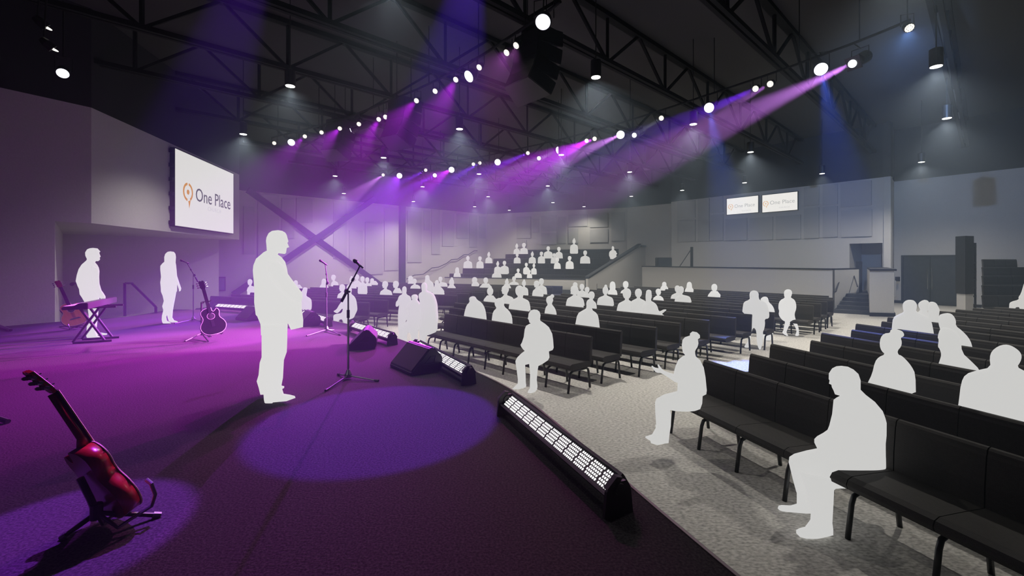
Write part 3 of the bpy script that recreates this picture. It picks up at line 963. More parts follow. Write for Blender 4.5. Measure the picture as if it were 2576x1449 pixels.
# ================================================================ side risers at the right edge
t = tag(empty('side_riser', (17, 15.5, 0)), 'stepped seating stand at the right edge with open dark tiers', 'seating riser')
for j in range(5):
    zf, zb2 = 14.95 + .75 * j, 15.7 + .75 * j
    xr = min(21.2, 1.2 * zf)
    MB().prism([(1.066 * zf, zf), (xr, zf), (xr, zb2), (1.066 * zb2, zb2)], 0, .05 + .32 * j).build('tier', M['white_wall'], t, world=True)
for j in range(5):
    zf = 14.9 + .75 * j + .62
    make_pew((1, 0), (0, 1), zf, 1.066 * zf + .03, min(21.2, 1.2 * zf), 'dark pew on the stand at the right edge, %s tier up' % ORD[j], 'pews on the right stand', 2, .05 + .32 * j - .02, True)
t = tag(empty('end_screen', (15.25, 14.5, 0)), 'tall dark screen panel on a pale base at the end of the right stand', 'screen panel')
a_, b_2 = pd(2428, 700, 14.5), pd(2450, 700, 14.6)
MB().prism([(a_.x, 14.5), (b_2.x, 14.6), (b_2.x + .06, 14.9), (a_.x + .08, 14.9)], 1.0, 2.92).build('panel', M['dark_trim'], t, world=True)
MB().prism([(a_.x + .03, 14.52), (b_2.x, 14.62), (b_2.x + .05, 14.88), (a_.x + .1, 14.88)], 0, 1.0).build('base', M['white_wall'], t, world=True)
mb = MB()
mb.tube([(b_2.x + .2, 14.75, .1), (b_2.x + .2, 14.75, 2.7)], .03, 8)
for k in range(9):
    mb.box((b_2.x + .15, 14.75, .35 + .28 * k), (.14, .05, .05))
mb.build('side_rail', M['dark_trim'], t, world=True)

# ================================================================ LED bars along the stage edge
ST = 0.6
def led_bar(pn, pf, label):
    pn, pf = Vector(pn), Vector(pf)
    a = (pf - pn); L = a.length; a.normalize()
    f = Vector((-a.y, a.x, 0))                       # towards the stage
    if f.dot(Vector((-6, 6, 0)) - pn) < 0: f = -f
    up = Vector((0, 0, 1))
    nr = (f * .62 + up * .785).normalized()
    tv_ = a.cross(nr).normalized()
    if tv_.z < 0: tv_ = -tv_
    c0 = pn + up * .155
    t = tag(empty('led_bar', (pn + pf) / 2), label, 'LED bar', 'LED bars along the stage edge')
    MB().extrude([(-.075, -.09), (.075, -.09), (.085, -.005), (.085, .018), (.07, .018), (.066, 0), (-.066, 0), (-.07, .018), (-.085, .018), (-.085, -.005)], c0, tv_, nr, a, L).build('housing', M['black_plastic'], t, world=True)
    ns = 12
    dots = MB()
    sg = L / ns
    for s in range(ns):
        for rw in range(5):
            for cl in range(6):
                u = s * sg + sg * .09 + (cl + (rw % 2) * .45) * sg * .148
                ctr = c0 + a * u + tv_ * (-.046 + rw * .023) + nr * .003
                n = 8
                vs = [ctr + a * (math.cos(2 * PI * k / n) * .0085) + tv_ * (math.sin(2 * PI * k / n) * .0095) for k in range(n)]
                dots.add(vs, [tuple(range(n))])
    dots.build('led_panel', M['led_bar_dot'], t, world=True, fix=False)
    for q in (pn - a * .03, pf + a * .03):
        b = MB()
        b.extrude([(-.10, 0), (.10, 0), (.085, .15), (.05, .20), (-.05, .20), (-.085, .14)], q - a * .012, f, up, a, .024)
        b.tube([q + up * .16 - a * .03, q + up * .16 + a * .03], .035, 10)
        b.extrude([(-.09, .17), (-.02, .235), (.02, .225), (-.02, .17)], q - a * .02, f * -1, up, a, .04)
        b.build('bracket', M['black_plastic'], t, world=True)
led_bar(pz(1547, 1288, ST), pz(1277, 1046, ST), 'longest LED bar, nearest the camera at the stage edge')
led_bar(pz(1176, 966, ST), (-1.53, 7.1, ST), 'LED bar at the stage edge behind the nearest floor monitor')
led_bar(pz(985, 868, ST), (-3.35, 9.3, ST), 'LED bar at the stage edge beyond the mic stand and second monitor')
led_bar(pz(824, 822, ST), (-5.5, 11.55, ST), 'LED bar at the stage edge right of the standing man\'s hands')
led_bar((-7.15, 12.55, ST), (-8.95, 13.35, ST), 'LED bar farthest along the stage edge, left of the standing man')

# ================================================================ floor monitors
def wedge(B, f, L, label):
    B = Vector(B); f = Vector((f[0], f[1], 0)).normalized()
    dd = -f; a = Vector((dd.y, -dd.x, 0))            # towards the camera side
    A = B - a * L
    up = Vector((0, 0, 1))
    t = tag(empty('floor_monitor', (A + B) / 2), label, 'floor monitor', 'wedge monitors on the stage')
    MB().extrude([(0, 0), (0, .05), (.275, .33), (.33, .335), (.46, .20), (.47, .09), (.43, 0)], A, dd, up, a, L).build('cabinet', M['black_plastic'], t, world=True, bevel=.012)
    nr = Vector(f * .28 + up * .275).normalized()
    sl = (dd * .275 + up * .28).normalized()
    MB().extrude([(.02, .006), (.375, .006), (.375, -.01), (.02, -.01)], A + a * .02 + up * .05, sl, nr, a, L - .04).build('grille', M['black_grille'], t, world=True)
    c = B + dd * .26 + up * .13 + a * .004
    MB().tube([c + dd * -.07 + up * .0, c + dd * .07 + up * .0, c + dd * .09 + up * .09, c + dd * .02 + up * .09, c - dd * .07], .007, 6).build('handle', M['pew_metal'], t, world=True)
wedge(pz(1035, 947, ST), (-.78, -.63), .68, 'black wedge floor monitor nearest the camera, beside the LED bar')
wedge(pz(874, 882, ST), (-.95, -.25), .6, 'dark wedge floor monitor just right of the front microphone stand pole')
wedge(pz(752, 824, ST), (-.8, -.6), .6, 'dark wedge floor monitor half hidden by the standing man\'s hands')
wedge(pz(622, 809, ST), (-.55, -.85), .6, 'dark wedge floor monitor left of the standing man near the farthest LED bar')

# ================================================================ microphone stands
def mic_stand(base, feet, ptop, bend, bm0, bm1, mic_tip, label, mlabel):
    base, ptop, bm0, bm1, mic_tip = [Vector(v) for v in (base, ptop, bm0, bm1, mic_tip)]
    t = tag(empty('microphone_stand', base), label, 'microphone stand', 'microphone stands')
    up = Vector((0, 0, 1))
    hub = base + up * .07
    MB().tube([hub, (hub + ptop) / 2, ptop], [.013, .013, .010], 10).build('pole', M['stand'], t, world=True)
    mid = hub.lerp(ptop, .74)
    MB().tube([mid - up * .05, mid + up * .05], .019, 10).build('clutch', M['black_plastic'], t, world=True)
    MB().tube([base + up * .02, base + up * .06, base + up * .12], [.045, .045, .018], 14).build('hub', M['stand'], t, world=True)
    for f_ in feet:
        f_ = Vector(f_) + up * .012
        lg = MB().tube([base + up * .045, f_], .010, 8).build('leg', M['stand'], t, world=True)
        MB().tube([f_.lerp(base + up * .045, .09), f_ + (f_ - base).normalized() * .02], .014, 8).build('rubber_foot', M['black_plastic'], lg, world=True)
    MB().tube([bm0, bm1], .009, 8).build('boom_arm', M['black_plastic'], t, world=True)
    dirb = (bm1 - bm0).normalized()
    MB().tube([bm0, bm0 + dirb * .13], .018, 8).build('counterweight', M['black_plastic'], t, world=True)
    k = bm0 + dirb * max((ptop - bm0).dot(dirb), 0)
    MB().tube([k - up * .03, k + up * .03], .024, 10).tube([k, k + Vector((.05, -.03, .0))], .012, 8).build('pivot_knob', M['black_plastic'], t, world=True)
    MB().tube([k.lerp(bm1, .45) - dirb * .02, k.lerp(bm1, .45) + dirb * .02], .017, 8).build('collar', M['black_plastic'], t, world=True)
    md = (mic_tip - bm1).normalized()
    MB().tube([bm1 - dirb * .005, bm1 + md * .03], .016, 8).build('clip', M['black_plastic'], t, world=True)
    m = tag(empty('microphone', bm1), mlabel, 'microphone', 'vocal microphones')
    MB().tube([bm1 - md * .055, bm1 + md * .0, mic_tip - md * .055], [.010, .013, .019], 12).build('body', M['black_plastic'], m, smooth=True, world=True)
    h = mic_tip
    MB().tube([h - md * .058, h - md * .052, h - md * .035, h - md * .015, h], [.018, .025, .027, .022, .008], 14).build('grille', M['black_grille'], m, smooth=True, world=True)
M['stand'] = node_mat('stand', (0.16, 0.16, 0.17), 0.3, 0.8)
mic_stand(pz(876, 953, ST), [pz(821, 984, ST), pz(949, 960, ST), pz(852, 944, ST)], pd(876, 737, 5.6), None, pd(859, 759, 5.5), pd(906, 668, 5.7), pd(889, 653, 5.74),
          'tall tripod microphone stand with boom, in front of the standing man', 'black microphone on the boom nearest the camera')
mic_stand(pz(822, 834, ST), [pz(773, 846, ST), pz(856, 844, ST), pz(838, 832, ST)], pd(821, 712, 9.35), None, pd(824, 716, 9.35), pd(818, 664, 9.35), pd(803, 654, 9.4),
          'upright microphone stand further back right of the standing man', 'dark microphone on the upright stand right of the standing man')
mic_stand(pz(486, 808, ST), [pz(441, 815, ST), pz(504, 809, ST), pz(492, 803, ST)], pd(486, 694, 10.95), None, pd(498, 709, 10.95), pd(470, 661, 10.95), pd(453, 654, 10.95),
          'boom microphone stand at the right of the long haired singer', 'dark microphone pointing at the long haired singer')

# ================================================================ guitars
def cat_spline(pts, n=5, closed=True):
    out = []
    N = len(pts)
    for i in range(N):
        p0, p1, p2, p3 = [Vector(pts[(i + k - 1) % N]) for k in range(4)]
        for s in range(n):
            t = s / n
            out.append(.5 * ((2 * p1) + (p2 - p0) * t + (2 * p0 - 5 * p1 + 4 * p2 - p3) * t * t + (3 * p1 - p0 - 3 * p2 + p3) * t ** 3))
    return out
OUT = [(0, 0), (-.10, .012), (-.168, .06), (-.20, .14), (-.182, .22), (-.138, .285), (-.128, .335), (-.144, .40), (-.130, .455), (-.08, .492), (-.03, .50),
       (.03, .50), (.034, .452), (.052, .425), (.082, .437), (.108, .468), (.135, .452), (.146, .40), (.128, .335), (.138, .285), (.182, .22), (.20, .14), (.168, .06), (.10, .012)]
def guitar(base, Lv, Nv, scale, label, mats, cut=1):
    body_m, top_m, neck_m, bind_m = mats
    Lv = Vector(Lv).normalized(); Nv = Vector(Nv); Nv = (Nv - Lv * Nv.dot(Lv)).normalized()
    Wv = Lv.cross(Nv) * cut
    base = Vector(base)
    P = lambda w_, l, n: base + (Wv * w_ + Lv * l + Nv * n) * scale
    t = tag(empty('acoustic_guitar', base), label, 'guitar', 'acoustic guitars')
    o = cat_spline(OUT, 4)
    b = MB()
    n = len(o)
    vs = [P(p.x, p.y, -.10) for p in o] + [P(p.x, p.y, 0) for p in o]
    b.add(vs, [tuple(range(n)), tuple(range(n, 2 * n))] + [(i, (i + 1) % n, n + (i + 1) % n, n + i) for i in range(n)])
    bo = b.build('body', M[body_m], t, world=True)
    for p_ in bo.data.polygons: p_.use_smooth = len(p_.vertices) == 4
    MB().add([P(p.x * .985, .25 + (p.y - .25) * .99, .0035) for p in o], [tuple(range(n))]).build('soundboard', M[top_m], t, world=True, fix=False)
    for nn in (0.0, -.10) if body_m == 'black_lacquer' else (0.0,):
        MB().tube([P(p.x, p.y, nn) for p in o + [o[0]]], .0045 * scale, 6).build('binding', M[bind_m], t, world=True)
    MB().tube([P(0, .5 + .0, -.03), P(0, .55, -.018), P(0, .86, -.016)], [.034 * scale, .024 * scale, .021 * scale], 14).build('neck', M[neck_m], t, world=True, smooth=True)
    fb = MB().extrude([(-.027, -.004), (.027, -.004), (.027, .012), (-.027, .012)], P(0, .40, 0), Wv * scale, Nv * scale, Lv, .47 * scale).build('fretboard', M['black_lacquer'], t, world=True)
    if bind_m == 'cream':
        for s in (-1, 1):
            MB().tube([P(.0275 * s, .40, .008), P(.0275 * s, .87, .008)], .004 * scale, 6).build('binding', M['cream'], fb, world=True)
    hd = MB()
    pr = [(-.024, .865), (.024, .865), (.04, .90), (.043, 1.03), (.014, 1.045), (0, 1.03), (-.014, 1.045), (-.043, 1.03), (-.04, .90)]
    m_ = len(pr)
    tl = lambda l: -(l - .865) * .25
    hd.add([P(a, l, -.016 + tl(l)) for a, l in pr] + [P(a, l, .004 + tl(l)) for a, l in pr],
           [tuple(range(m_)), tuple(range(m_, 2 * m_))] + [(i, (i + 1) % m_, m_ + (i + 1) % m_, m_ + i) for i in range(m_)])
    h_ = hd.build('headstock', M[neck_m], t, world=True)
    for s in (-1, 1):
        if bind_m == 'cream':
            MB().tube([P(.041 * s, .90, .003 + tl(.9)), P(.044 * s, 1.03, .003 + tl(1.03))], .004 * scale, 6).build('edge_binding', M['cream'], h_, world=True)
        for k in range(3):
            l = .915 + .042 * k
            pg = MB().tube([P(.03 * s, l, -.024 + tl(l)), P(.065 * s, l, -.024 + tl(l))], .005 * scale, 6)
            pg.tube([P(.063 * s, l, -.024 + tl(l)), P(.085 * s, l, -.024 + tl(l))], [.012 * scale, .009 * scale], 8)
            pg.box(P(.03 * s, l, -.022 + tl(l)), (.02 * scale, .02 * scale, .02 * scale))
            pg.tube([P(.028 * s, l, -.02 + tl(l)), P(.028 * s, l, .022 + tl(l))], .004 * scale, 6)
            pg.build('tuning_peg', M['chrome'], h_, world=True)
    MB().extrude([(-.09, 0), (.09, 0), (.06, .028), (-.06, .028)], P(0, .13, .004), Wv * scale, Lv * scale, Nv, .01 * scale).build('bridge', M['black_lacquer'], t, world=True)
    MB().disc(P(0, .345, .006), Nv, .052 * scale, 20).build('sound_hole', M['black_plastic'], t, world=True, fix=False)
    ros = MB().tube([P(.06 * math.cos(k * PI / 10), .345 + .06 * math.sin(k * PI / 10), .004) for k in range(21)], .003 * scale, 5)
    ros.build('rosette', M[bind_m], t, world=True)
    sg = MB()
    for k in range(6):
        w_ = -.02 + .008 * k
        sg.tube([P(w_, .145, .016), P(w_ * .8, .87, .014)], .0012 * scale, 4)
    sg.build('strings', M['chrome'], t, world=True)
    return P
M['pink_edge'] = node_mat('pink_edge', (0.6, 0.5, 0.55), 0.4)
Lg, Ng = Vector((-.30, -.27, .915)), Vector((.36, .86, .37))
gb1 = pd(335, 1268, 2.55)
P = guitar(gb1, Lg, Ng, .90, 'red acoustic guitar seen from its back on a tripod stand nearest the camera', ('red_wood', 'red_wood', 'red_wood', 'cream'), -1 if Lg.cross(Ng).x > 0 else 1)
def tripod_stand(label, hub, feet, cradle, upright, r=.013, mat='pew_metal'):
    hub = Vector(hub)
    t = tag(empty('guitar_stand', (hub.x, hub.y, ST)), label, 'guitar stand', 'guitar stands')
    MB().tube([hub - Vector((0, 0, .03)), hub + Vector((0, 0, .05))], .028, 10).build('hub', M['black_plastic'], t, world=True)
    for f_ in feet:
        f_ = Vector(f_) + Vector((0, 0, .015))
        lg = MB().tube([hub, f_], r, 8).build('leg', M[mat], t, world=True)
        MB().tube([f_.lerp(hub, .08), f_ + (f_ - hub).normalized() * .015], r * 1.4, 8).build('rubber_foot', M['stand'], lg, world=True)
    for c in cradle:
        MB().tube(c, r * .8, 8).build('cradle_arm', M['stand'], t, world=True)
    MB().tube(upright, r * 1.3, 8).build('upright', M[mat], t, world=True)
hub1 = P(0, .10, -.155)
tripod_stand('black tripod guitar stand under the red guitar nearest the camera', hub1,
             [pz(162, 1356, ST), pz(396, 1302, ST), pz(252, 1262, ST)],
             [[hub1, P(-.1, -.02, -.14), P(-.14, -.03, .03), P(-.15, .02, .07), P(-.16, .1, .08), P(-.13, .13, .08)],
              [hub1, P(.1, -.02, -.14), P(.14, -.03, .03), P(.15, .02, .07), P(.16, .08, .08)]],
             [hub1, P(0, .2, -.14), P(0, .34, -.125)])
L2, N2 = Vector((-.50, .06, .94)), Vector((.72, -.62, .4))
gb2 = pd(196, 817, 9.6)
P = guitar(gb2, L2, N2, 1.06, 'orange red acoustic guitar leaning by the left wall behind the keyboard player', ('red_wood', 'orange_wood', 'neck_wood', 'pink_edge'), 1)
hub2 = P(0, .02, -.16)
tripod_stand('low dark guitar stand under the orange guitar by the left wall', hub2, [pz(152, 823, ST), pz(208, 826, ST), pz(180, 828, ST)],
             [[hub2, P(-.12, -.02, -.12), P(-.14, -.02, .05), P(-.14, .05, .06)], [hub2, P(.12, -.02, -.12), P(.14, -.02, .05), P(.14, .05, .06)]], [hub2, P(0, .3, -.13)])
L3, N3g = Vector((-.30, .05, .95)), Vector((.62, -.74, .25))
gb3 = pd(543, 840, 8.2)
P = guitar(gb3, L3, N3g, 1.0, 'black acoustic guitar with pale edge on an upright stand in the middle of the stage', ('black_lacquer', 'black_lacquer', 'black_lacquer', 'pink_edge'), 1)
bs3 = pz(507, 850, ST)
t = tag(empty('guitar_stand', bs3), 'tall upright guitar stand holding the black guitar', 'guitar stand', 'guitar stands')
tp3 = Vector((bs3.x, bs3.y, pd(507, 760, bs3.y).z))
MB().tube([bs3 + Vector((0, 0, .05)), tp3], .016, 8).build('upright', M['pew_metal'], t, world=True)
MB().tube([tp3, P(-.06, .62, -.05), P(-.06, .62, .05)], .010, 8).tube([tp3 + Vector((0, 0, .001)), P(.06, .63, -.05), P(.06, .63, .05)], .010, 8).build('neck_yoke', M['pew_metal'], t, world=True)
MB().tube([bs3 + Vector((0, 0, .15)), P(-.1, -.015, -.11), P(-.1, -.015, .05)], .010, 8).tube([bs3 + Vector((0, 0, .15)), P(.1, -.015, -.11), P(.1, -.015, .05)], .010, 8).build('cradle_arm', M['pew_metal'], t, world=True)
for f_ in (pz(466, 860, ST), pz(524, 860, ST), pz(533, 848, ST)):
    MB().tube([bs3 + Vector((0, 0, .09)), f_ + Vector((0, 0, .012))], .012, 8).build('leg', M['pew_metal'], t, world=True)

# ================================================================ keyboard on its stand
kn, kf = Vector((-7.49, 7.55)), Vector((-8.15, 8.85))
ka = (kf - kn).normalized(); kp = Vector((-ka.y, ka.x))       # kp: towards the player (left)
if kp.x > 0: kp = -kp
t = tag(empty('keyboard', ((kn.x + kf.x) / 2, (kn.y + kf.y) / 2, 1.25)), 'dark stage keyboard in front of the leaning keyboard player', 'keyboard')
kc = Vector((kn.x, kn.y, 1.26))
A3, K3 = Vector((ka.x, ka.y, 0)), Vector((kp.x, kp.y, 0))
U = Vector((0, 0, 1))
MB().extrude([(-.17, 0), (.17, 0), (.17, .05), (.02, .06), (-.05, .11), (-.17, .11)], kc, K3, U, A3, (kf - kn).length).build('body', M['black_plastic'], t, world=True, bevel=.008)
kk = MB()
for i in range(36):
    kk.box(kc + K3 * .09 + U * .062 + A3 * (.08 + i * .0365), (.001, .001, .001))
kk = MB()
for i in range(36):
    kk.extrude([(.025, .052), (.165, .050), (.165, .062), (.025, .066)], kc + A3 * (.06 + i * .0365), K3, U, A3, .033)
kk.build('key_row', M['white_keys'], t, world=True)
t = tag(empty('keyboard_stand', ((kn.x + kf.x) / 2, (kn.y + kf.y) / 2, ST)), 'black crossed leg stand under the keyboard', 'keyboard stand')
for u_, nm in ((.55, 0), (.95, 1)):
    c = Vector((kn.x, kn.y, 0)) + A3 * u_
    MB().tube([c + K3 * .2 + U * (ST + .02), c - K3 * .34 + U * (ST + .02)], .02, 8).build('foot_bar', M['pew_metal'], t, world=True)
    MB().tube([c + K3 * .16 + U * 1.245, c - K3 * .40 + U * 1.245], .018, 8).build('support_arm', M['pew_metal'], t, world=True)
    MB().bar(c + K3 * .2 + U * (ST + .03), c - K3 * .16 + U * 1.24, .05, .03).build('leg', M['pew_metal'], t, world=True)
    MB().bar(c - K3 * .22 + U * (ST + .03) + A3 * .04, c + K3 * .12 + U * 1.24 + A3 * .04, .05, .03).build('leg', M['pew_metal'], t, world=True)

# ================================================================ stage stair handrail and bits at the left edge
h1 = pz(314, 795, ST); h2 = pd(392, 772, 12.6)
t = tag(empty('handrail', h1), 'dark bent handrail leading down off the back of the stage', 'handrail')
MB().tube([h1, pd(314, 712, h1.y)], .035, 8).build('post', M['pew_metal'], t, world=True)
MB().tube([pd(392, 800, 12.6), h2], .035, 8).build('post', M['pew_metal'], t, world=True)
MB().tube([pd(314, 713, h1.y), pd(331, 712, h1.y + .1), h2], .035, 8).build('rail', M['pew_metal'], t, world=True)
o = MB().tube([pd(181, 715, 11.6), pd(196, 716, 11.9)], .05, 8).build('wall_bracket', M['pew_metal'], None)
tag(o, 'small dark bracket sticking out of the left wall behind the keyboard player', 'bracket')
o = MB().tube([pz(-20, 818, ST) + U * .05, pz(27, 834, ST) + U * .03], .03, 8).build('stand_foot', M['pew_metal'], None)
tag(o, 'dark stand foot poking in at the left edge of the stage', 'stand')
o = MB().tube([pz(-30, 1058, ST) + U * .05, pz(20, 1066, ST) + U * .02], .022, 8).build('stand_foot', M['pew_metal'], None)
tag(o, 'dark stand foot lying on the purple carpet at the left picture edge', 'stand')

# ================================================================ people: luminous white figures
def chaikin_closed(p):
    q = []
    n = len(p)
    for i in range(n):
        a, b = p[i], p[(i + 1) % n]
        q += [(a[0] * .75 + b[0] * .25, a[1] * .75 + b[1] * .25), (a[0] * .25 + b[0] * .75, a[1] * .25 + b[1] * .75)]
    return q
def inflate(poly, res=44, T=.15, k=1.2):
    """rounded body from an outline: half thickness grows like a limb's round section with the distance from the outline"""
    P = np.array(poly, float)
    lo, hi = P.min(0), P.max(0)
    h = max(hi - lo) / res
    xs = np.arange(lo[0] - h, hi[0] + 2 * h, h); ys = np.arange(lo[1] - h, hi[1] + 2 * h, h)
    X, Y = np.meshgrid(xs, ys)
    ins = np.zeros(X.shape, bool)
    D = np.full(X.shape, 1e9)
    n = len(P)
    for i in range(n):
        a, b = P[i], P[(i + 1) % n]
        if (a[1] > b[1]) != (b[1] > a[1]) or a[1] != b[1]:
            c = ((a[1] > Y) != (b[1] > Y))
            with np.errstate(divide='ignore', invalid='ignore'):
                xi = (b[0] - a[0]) * (Y - a[1]) / (b[1] - a[1] if b[1] != a[1] else 1e-12) + a[0]
            ins ^= c & (X < xi)
        e = b - a
        l2 = max(e.dot(e), 1e-12)
        tt = np.clip(((X - a[0]) * e[0] + (Y - a[1]) * e[1]) / l2, 0, 1)
        D = np.minimum(D, np.hypot(X - a[0] - tt * e[0], Y - a[1] - tt * e[1]))
    u = np.zeros(X.shape)
    for _ in range(int(res * 7)):
        u[1:-1, 1:-1] = np.where(ins[1:-1, 1:-1], .25 * (u[:-2, 1:-1] + u[2:, 1:-1] + u[1:-1, :-2] + u[1:-1, 2:]) + .5 * h * h, 0)
    bp = []
    for i in range(n):
        a, b = P[i], P[(i + 1) % n]
        m = max(1, int(np.hypot(*(b - a)) / (h * 1.1)))
        bp += [tuple(a + (b - a) * s / m) for s in range(m)]
    nb = len(bp)
    ii = np.argwhere(ins & (D > .55 * h))
    pts = [Vector(p) for p in bp] + [Vector((X[i, j], Y[i, j])) for i, j in ii]
    uu = [0] * nb + [u[i, j] for i, j in ii]
    vo, _, fo, ov, _, _ = delaunay_2d_cdt(pts, [], [list(range(nb))], 1, 1e-6)
    th = []
    for s in ov:
        v = uu[s[0]] if s and all(q >= nb for q in s) else 0
        r = k * math.sqrt(max(v, 0))
        th.append(r / math.sqrt(1 + (r / T) ** 2))
    N = len(vo)
    vs = [(v.x, -t, v.y) for v, t in zip(vo, th)]
    back, idx = [], {}
    for i, (v, t) in enumerate(zip(vo, th)):
        if t > 0:
            idx[i] = N + len(back)
            back.append((v.x, t, v.y))
        else:
            idx[i] = i
    fs = [tuple(f) for f in fo] + [tuple(idx[i] for i in reversed(f)) for f in fo]
    fs = [f for f in fs if len(set(f)) == len(f)]
    return vs + back, fs

CROP = {'C1': (0, 860, 2.46), 'C2': (560, 540, 2.898), 'C4': (1560, 800, 3.622), 'C5': (1860, 880, 2.786), 'C6': (2100, 720, 3.622), 'D1': (960, 660, 4.2625),
        'D2': (1280, 660, 4.2625), 'D3': (1120, 590, 8.05), 'D4': (600, 660, 6.039), 'D5': (1400, 600, 6.44), 'D6': (1640, 640, 5.573), 'E4': (0, 480, 2.995), 'P': (0, 0, 1)}
def topx(crop, pts):
    x0, y0, s = CROP[crop]
    return [(x0 + a / s, y0 + b / s) for a, b in pts]
NV = {'C': (.743, .67), 'L': (.357, .934), 'R': (.96, .28), 'S': (.36, .933)}
def seat_depth(block, x, ycut=None, tier=None, extra=.48):
    n = NV[block]
    r = (x - CX) / FPX
    q = n[0] * r + n[1]
    if tier is not None:
        return (RISER_N(tier) + extra) / q
    zc = (CAM_H - .85) * FPX / (ycut - HY)
    return zc + extra / q
def person(pieces, depth, label, group=None, res=44, T=.17, smooth=True, ground=None, k=1.2):
    """pieces: outlines in photo pixels, each with its own offset in depth; one mesh object"""
    mb = MB()
    allx = [p[0] for pc, _ in pieces for p in pc]; ally = [p[1] for pc, _ in pieces for p in pc]
    root = pd(sum(allx) / len(allx), max(ally), depth)
    if ground is not None: root.z = ground
    for pc, dy in pieces:
        d = depth + dy
        m = [((x - CX) * d / FPX, CAM_H - (y - HY) * d / FPX) for x, y in pc]
        if smooth: m = chaikin_closed(m)
        vs, fs = inflate(m, res, T, k)
        mx, my = sum(p[0] for p in pc) / len(pc), sum(p[1] for p in pc) / len(pc)
        ax = Vector(((mx - CX) / FPX, 1.0, -(my - HY) / FPX)).normalized()      # the way the body faces
        mb.add([(v[0] + ax.x * v[1] - root.x, d + ax.y * v[1] - root.y, v[2] + ax.z * v[1] - root.z) for v in vs], fs)
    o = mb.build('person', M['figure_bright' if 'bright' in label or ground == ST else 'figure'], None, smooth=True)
    o.location = root
    return tag(o, label, 'person', group)
def seat_piece(pts, depth, seat_z, inset=.06):
    "torso carried on down to the seat behind the pew in front"
    yb = max(p[1] for p in pts)
    low = [p[0] for p in pts if p[1] > yb - (yb - min(q[1] for q in pts)) * .45]
    x0, x1 = min(low), max(low)
    w_ = (x1 - x0) * inset
    ys = HY + (CAM_H - seat_z) * FPX / depth
    if ys <= yb + 1: return None
    y0 = yb - (ys - yb) * .6 - 3
    return [(x0 + w_, y0), (x1 - w_, y0), (x1 - w_, ys), (x0 + w_, ys)]
def bust(kind, hx, yt, H, hs, ycut, dx=0.0):
    "seated upper body outline: head of height H topped at (hx, yt), half shoulder width hs, drawn down to ycut"
    w_ = .40 * H
    cy_ = yt + H * .48
    hd = []
    for kx in range(13):
        a = math.radians(-60 - kx * 20 + 180 + 60)
    right = [(.16, .985), (.30, .86), (.37, .68), (.40, .48), (.37, .26), (.26, .09), (.10, .005)]
    left = [(-a, b) for a, b in reversed(right)]
    if kind in ('left', 'right'):
        face = [(.10, 1.0), (.30, .98), (.37, .88), (.36, .78), (.40, .74), (.38, .68), (.47, .62), (.39, .48), (.41, .34), (.36, .18), (.22, .05), (.05, 0.0)]
        backh = [(-.18, .03), (-.36, .18), (-.43, .42), (-.38, .68), (-.26, .86), (-.24, 1.0)]
        hp = face + backh
        if kind == 'left': hp = [(-a, b) for a, b in reversed(hp)]
    elif kind == 'bun':
        hp = right[:-2] + [(.30, .12), (.22, .02), (.25, -.10), (.14, -.24), (-.04, -.24), (-.16, -.12), (-.14, .01), (-.26, .10)] + left[2:]
        hp = [(a * .92, b) for a, b in hp]
    elif kind == 'long':
        hp = [(.42, 1.3), (.47, 1.0), (.45, .6), (.40, .3), (.26, .08), (.06, 0), (-.06, 0), (-.26, .08), (-.40, .3), (-.45, .6), (-.47, 1.0), (-.42, 1.3)]
    else:
        hp = right + left
    head = [(hx + a * H, yt + b * H) for a, b in hp]
    s0 = hx + dx
    n_ = .20 * H
    sh = yt + 1.22 * H
    L_ = [(s0 - hs * .55, yt + 1.27 * H), (s0 - hs * .85, yt + 1.42 * H), (s0 - hs * .99, yt + 1.85 * H), (s0 - hs * 1.04, max(ycut, yt + 2.1 * H))]
    R_ = [(s0 + hs * 1.04, max(ycut, yt + 2.1 * H)), (s0 + hs * .99, yt + 1.85 * H), (s0 + hs * .85, yt + 1.42 * H), (s0 + hs * .55, yt + 1.27 * H)]
    if ycut < yt + 1.9 * H:
        L_ = [(s0 - hs * .55, yt + 1.27 * H), (s0 - hs * .9, yt + 1.45 * H), (s0 - hs * 1.03, ycut)]
        R_ = [(s0 + hs * 1.03, ycut), (s0 + hs * .9, yt + 1.45 * H), (s0 + hs * .55, yt + 1.27 * H)]
    nk = [(hx - n_, yt + 1.12 * H)] if kind != 'long' else []
    nk2 = [(hx + n_, yt + 1.12 * H)] if kind != 'long' else []
    # head runs from right of chin over the crown to left of chin
    return head + nk + L_ + R_ + nk2
SEATED = 'people seated in the pews'
def seated(block, kind, hx, yt, H, hs, ycut, label, dx=0.0, poly=None, res=30, extra=.48):
    d = seat_depth(block, hx, ycut, extra=extra)
    pts = topx(*poly) if poly else bust(kind, hx, yt, H, hs, ycut + 2, dx)
    pc = [(pts, 0.0)]
    s_ = seat_piece(pts, d, .475)
    if s_: pc.append((s_, 0.0))
    return person(pc, d, label, SEATED, res, T=.14)
def on_riser(tier, kind, hx, yt, H, hs, ycut, label, dx=0.0):
    d = seat_depth('S', hx, tier=tier, extra=.8)
    pts = bust(kind, hx, yt, H, hs, ycut + 1, dx)
    pc = [(pts, 0.0)]
    fz = RISER_Z(tier + 1) if tier >= 0 else .39
    s_ = seat_piece(pts, d, fz + .475)
    if s_: pc.append((s_, 0.0))
    return person(pc, d, label, 'people seated on the rear risers', 22, T=.14)

